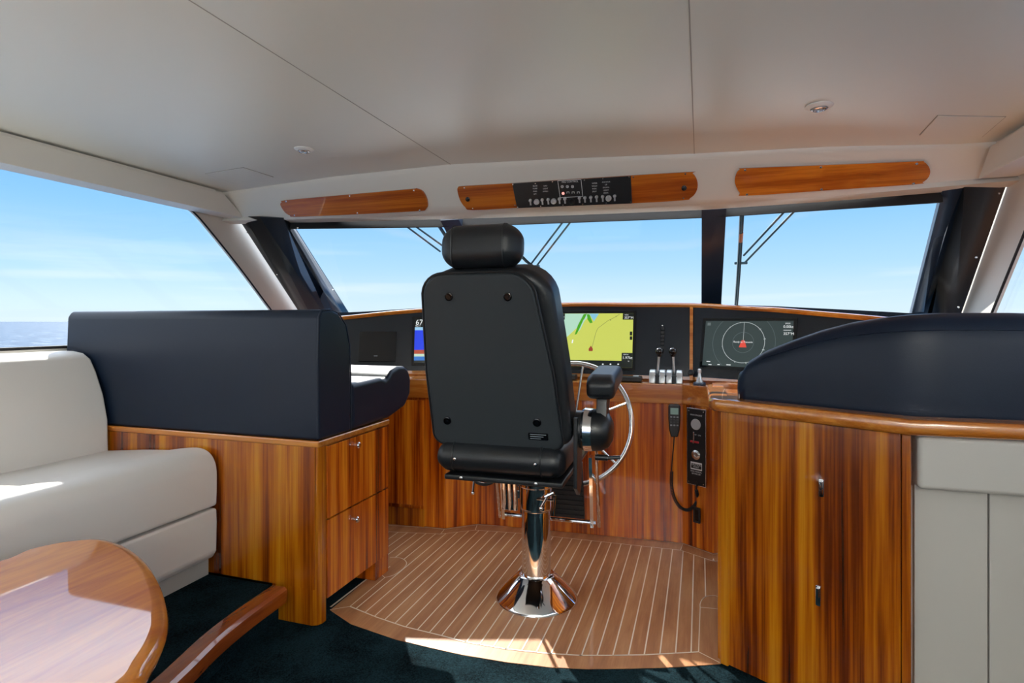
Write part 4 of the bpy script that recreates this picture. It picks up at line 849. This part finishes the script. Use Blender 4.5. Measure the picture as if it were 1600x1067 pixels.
b = B(); slab(b, smoothpath(browpanel(oc), 3, True), 0, .012); obj('board', b, 'wood_p', t)
b = B(); bpz = browpanel([(802, 285.5), (986, 274), (988, 316), (810, 323.5)]); PBM = b
O_ = bpz[3]+NB*.028; frO = Fr(O_, bpz[2]-bpz[3], bpz[0]-bpz[3]); frO = Fr(O_, frO.U, NB.cross(frO.U)*-1 if (NB.cross(frO.U)).z < 0 else NB.cross(frO.U))
if frO.N.dot(NB) < 0: frO.N = -frO.N
def opx(x, y): q = bp(x, y)+NB*.028-frO.O; return q.dot(frO.U), q.dot(frO.W)
PBM.prism([opx(*q_) for q_ in ((810, 323.5), (988, 316), (986, 274), (802, 285.5))], frO, -.018, 0, .001, 1)
b = PBM; c = [opx(*p) for p in ((873, 281), (909, 279), (912, 305), (877, 307))]
for p, q in zip(c, c[1:]+c[:1]):
    d = V((q[0]-p[0], q[1]-p[1])); n = V((-d.y, d.x)).normalized()*.0012; b.flat([(p[0]-n.x, p[1]-n.y), (q[0]-n.x, q[1]-n.y), (q[0]+n.x, q[1]+n.y), (p[0]+n.x, p[1]+n.y)], frO, .0008, 1)
b.text('FIRE CONTROL', frO, *opx(892, 282.5), .013, 1, .0010, 'CENTER')
for x in (880, 888, 896): u, v = opx(x, 290); arc(b, frO, u, v, .0065, .0012, 1, n=14, nn=.0008); arc(b, frO, u, v, .002, .001, 1, n=8, nn=.0008)
for x in (889, 897, 905): u, v = opx(x, 299); b.rect(frO, u-.007, v+.002, u+.007, v+.004, .0008, 1); b.rect(frO, u-.007, v-.006, u-.005, v+.003, .0008, 1); b.rect(frO, u+.005, v-.006, u+.007, v+.003, .0008, 1)
for x, y0, n_, txts in ((838, 289, 4, ('BILGE', 'PUMP', 'FWD', 'AFT')), (854, 289, 3, ('NAV', 'LIGHT', 'HORN')), (930, 285, 4, ('WIPER', 'WASH', 'PARK', 'SPOT')), (948, 283, 5, ('ANCHOR', 'UP', 'DOWN', 'LIGHT', 'DECK'))):
    for i in range(n_): u, v = opx(x, y0+i*4.2); b.text(txts[i], frO, u, v, .010, 1, .0010, 'CENTER')
pt_ = obj('switch_plate', b, ['blk', 'ink'], t, 'black electronics plate with pale lettering', merge=False)
k0 = [831, 849.5, 858.5, 876, 884.5, 907, 915.5, 924.5, 933.5, 943, 961.5]
for x in k0:
    y = 313-(x-831)*.052; u, v = opx(x, y); b = B(); b.lathe([(0, .012), (.0075, .011), (.009, 0)], frO.p(u, v+.006), frO.N, 14); b.box((u-.004, v-.020, 0), (u+.004, v+.004, .006), fr=frO); obj('toggle', b, 'alu', pt_, 'small silver toggle')
for x, y in ((840.5, 313.5), (867, 312.5), (895, 313), (952, 308)):
    u, v = opx(x, y); b = B(); b.lathe([(0, .014), (.011, .014), (.015, .010), (.016, 0)], frO.p(u, v), frO.N, 22); obj('rotary_knob', b, 'alu' if x != 895 else 'blk', pt_)
u, v = opx(881.5, 300.5); b = B(); b.lathe([(0, .008), (.006, .006), (.008, 0)], frO.p(u, v), frO.N, 14); obj('warning_lamp', b, emi('red_lamp', (1, .35, .3), 1.3), pt_, 'glowing red warning lamp')
screws([frO.p(*opx(x, y)) for x, y in ((803.5, 287), (838.5, 285.5), (865, 283), (914.5, 280.5), (943, 278.5), (983.5, 276), (811, 322), (847, 320.5), (881.5, 318.5), (912, 317), (948.5, 315.5), (986, 314))], pt_, .005, frO.N)
for x, y in ((732, 310.5), (1069, 293)):
    p = bp(x, y)+NB*.012; b = B(); b.lathe([(.013, 0), (.013, .004), (.008, .006), (.008, .016), (0, .018)], p, NB, 18); obj('catch', b, 'blk', t, 'round black push catch')
screws([bp(x, y)+NB*.013 for x, y in ((727, 293), (740, 325), (806, 320), (1071, 271), (1068, 309), (990, 276))], t, .005, NB)
# downlights
def downlight(x, y, label, rot=0):
    z = 2.1
    for _ in range(5): q = pz(x, y, z); z = zc(q.x)
    t = thing('downlight', label, 'light', (q.x, q.y, z), group='recessed ceiling downlights'); b = B(); O = (0, 0, 0)
    b.lathe([(.048, .0), (.048, -.003), (.040, -.009), (.030, -.012), (.029, -.004), (.0, -.004)], O, (0, 0, 1), 32); obj('rim', b, 'white', t, local=True)
    b = B(); b.lathe([(.026, -.006), (.027, -.016), (.022, -.018), (.021, -.008)], O, (0, 0, 1), 28); obj('bezel', b, 'chrome', t, 'chrome ring', local=True)
    b = B(); b.lathe([(.021, -.010), (0, -.011)], O, (0, 0, 1), 24); obj('lens', b, 'lamp', t, 'glass lens', local=True)
    return t
downlight(475, 232.5, 'small round ceiling downlight at the left')
dl = downlight(1280, 165, 'small round ceiling downlight at the right')
# access panels
def zq(x, y):
    z = 2.1
    for _ in range(5): q = pz(x, y, z); z = zc(q.x)
    return V((q.x, q.y, z))
for pts, lb in ((((1438, 210), (1466, 180), (1570, 182), (1534, 213)), 'flat ceiling access panel near the right window corner'), (((322, 271), (380, 261.5), (426, 276), (366, 286)), 'faint ceiling access panel near the left window corner')):
    P = [zq(*p) for p in pts]; b = B(); b.loft([[p for p in P], [p+V((0, 0, -.0035)) for p in P]]); b2_ = [p.lerp(sum(P, V((0, 0, 0)))/4, -.02) for p in P]
    b.tube([p+V((0, 0, -.001)) for p in b2_], .0018, 6, 1, True); tag(obj('access_panel', b, ['ceil', 'seam']), lb, 'panel')

# ================================================================ WIPERS (outside the glass)
def gp(x, y, out=.05):                                       # point just outside the windscreen
    n1 = (BM2-BM1).cross(TM1-BM1).normalized()
    if x < 715: A_, n = BL, (BM1-BL).cross(TL-BL).normalized()
    elif x > 1115: A_, n = BM2, (BR-BM2).cross(TM2-BM2).normalized()
    else: A_, n = BM1, n1
    if n.y < 0: n = -n
    return pP(x, y, A_+n*out, n)
def wiper(label, blade, arms, hinge, band=None):
    t = thing('windscreen_wiper', label, 'wiper', gp(*blade[-1]), group=None)
    b = B(); bp_ = [gp(*p) for p in blade]; b.tube(bp_, .010, 8); bl = obj('blade', b, 'wiper', t)
    b = B(); b.tube([p+V((.010, .0, 0)) for p in bp_], .005, 6); obj('rubber_edge', b, 'rubber', bl)
    if band: b = B(); b.tube([gp(*band[0]), gp(*band[1])], .0125, 8); obj('band', b, 'orange', bl, 'orange band')
    for a in arms: b = B(); b.tube([gp(a[0], a[1], .08), gp(a[2], a[3], .10)], .0065, 8); obj('arm', b, 'wiper', t)
    if hinge: b = B(); q = gp(*hinge, .07); b.box((q.x-.035, q.y-.01, q.z-.008), (q.x+.04, q.y+.02, q.z+.008), .004); obj('bracket', b, 'wiper', t)
wiper('dark wiper with twin arms on the windscreen left of the headrest', [(683, 349), (700, 375)], [(633, 352, 688, 393), (647, 352, 700, 390)], None)
wiper('dark wiper with twin arms on the windscreen just right of the headrest', [(812, 398), (822, 408), (832, 416)], [(830, 412, 880, 346), (838, 416, 892, 346)], (834, 416))
wiper('dark upright wiper with orange band in the right windscreen pane', [(1158.5, 330), (1156, 380), (1153, 430), (1149.5, 478)], [(1162, 399, 1226, 330), (1165, 409, 1241, 330)], (1157, 411), ((1158, 364), (1157, 377)))
# ================================================================ made-up uplight behind the camera, added to brighten the ceiling
def lamp(x, y, e, label, size=.10):
    ld = bpy.data.lights.new('lamp', 'AREA'); ld.shape = 'DISK'; ld.size = size; ld.energy = e; ld.color = (1, .95, .88)
    return ld
t = thing('fill_uplight', 'made-up uplight on a tall stand, added aft to brighten the ceiling', 'lamp', (.4, -2.2, 0))
b = B(); b.lathe([(.15, 0), (.15, .02), (.02, .03), (.015, 1.3), (.03, 1.34), (0, 1.34)], (.4, -2.2, 0), (0, 0, 1), 28); obj('stand', b, 'steel', t)
b = B(); b.lathe([(.04, 1.34), (.13, 1.40), (.17, 1.46), (.165, 1.46), (.125, 1.405), (.0, 1.35)], (.4, -2.2, 0), (0, 0, 1), 32); obj('fill_bowl', b, 'white', t)
ld = bpy.data.lights.new('fill_emitter', 'AREA'); ld.shape = 'DISK'; ld.size = .22; ld.energy = 265; ld.color = (1, .985, .95); lo_ = bpy.data.objects.new('fill_emitter', ld); C.objects.link(lo_); lo_.parent = t; lo_.location = (0, 0, 1.47); lo_.rotation_euler = (PI, 0, 0)
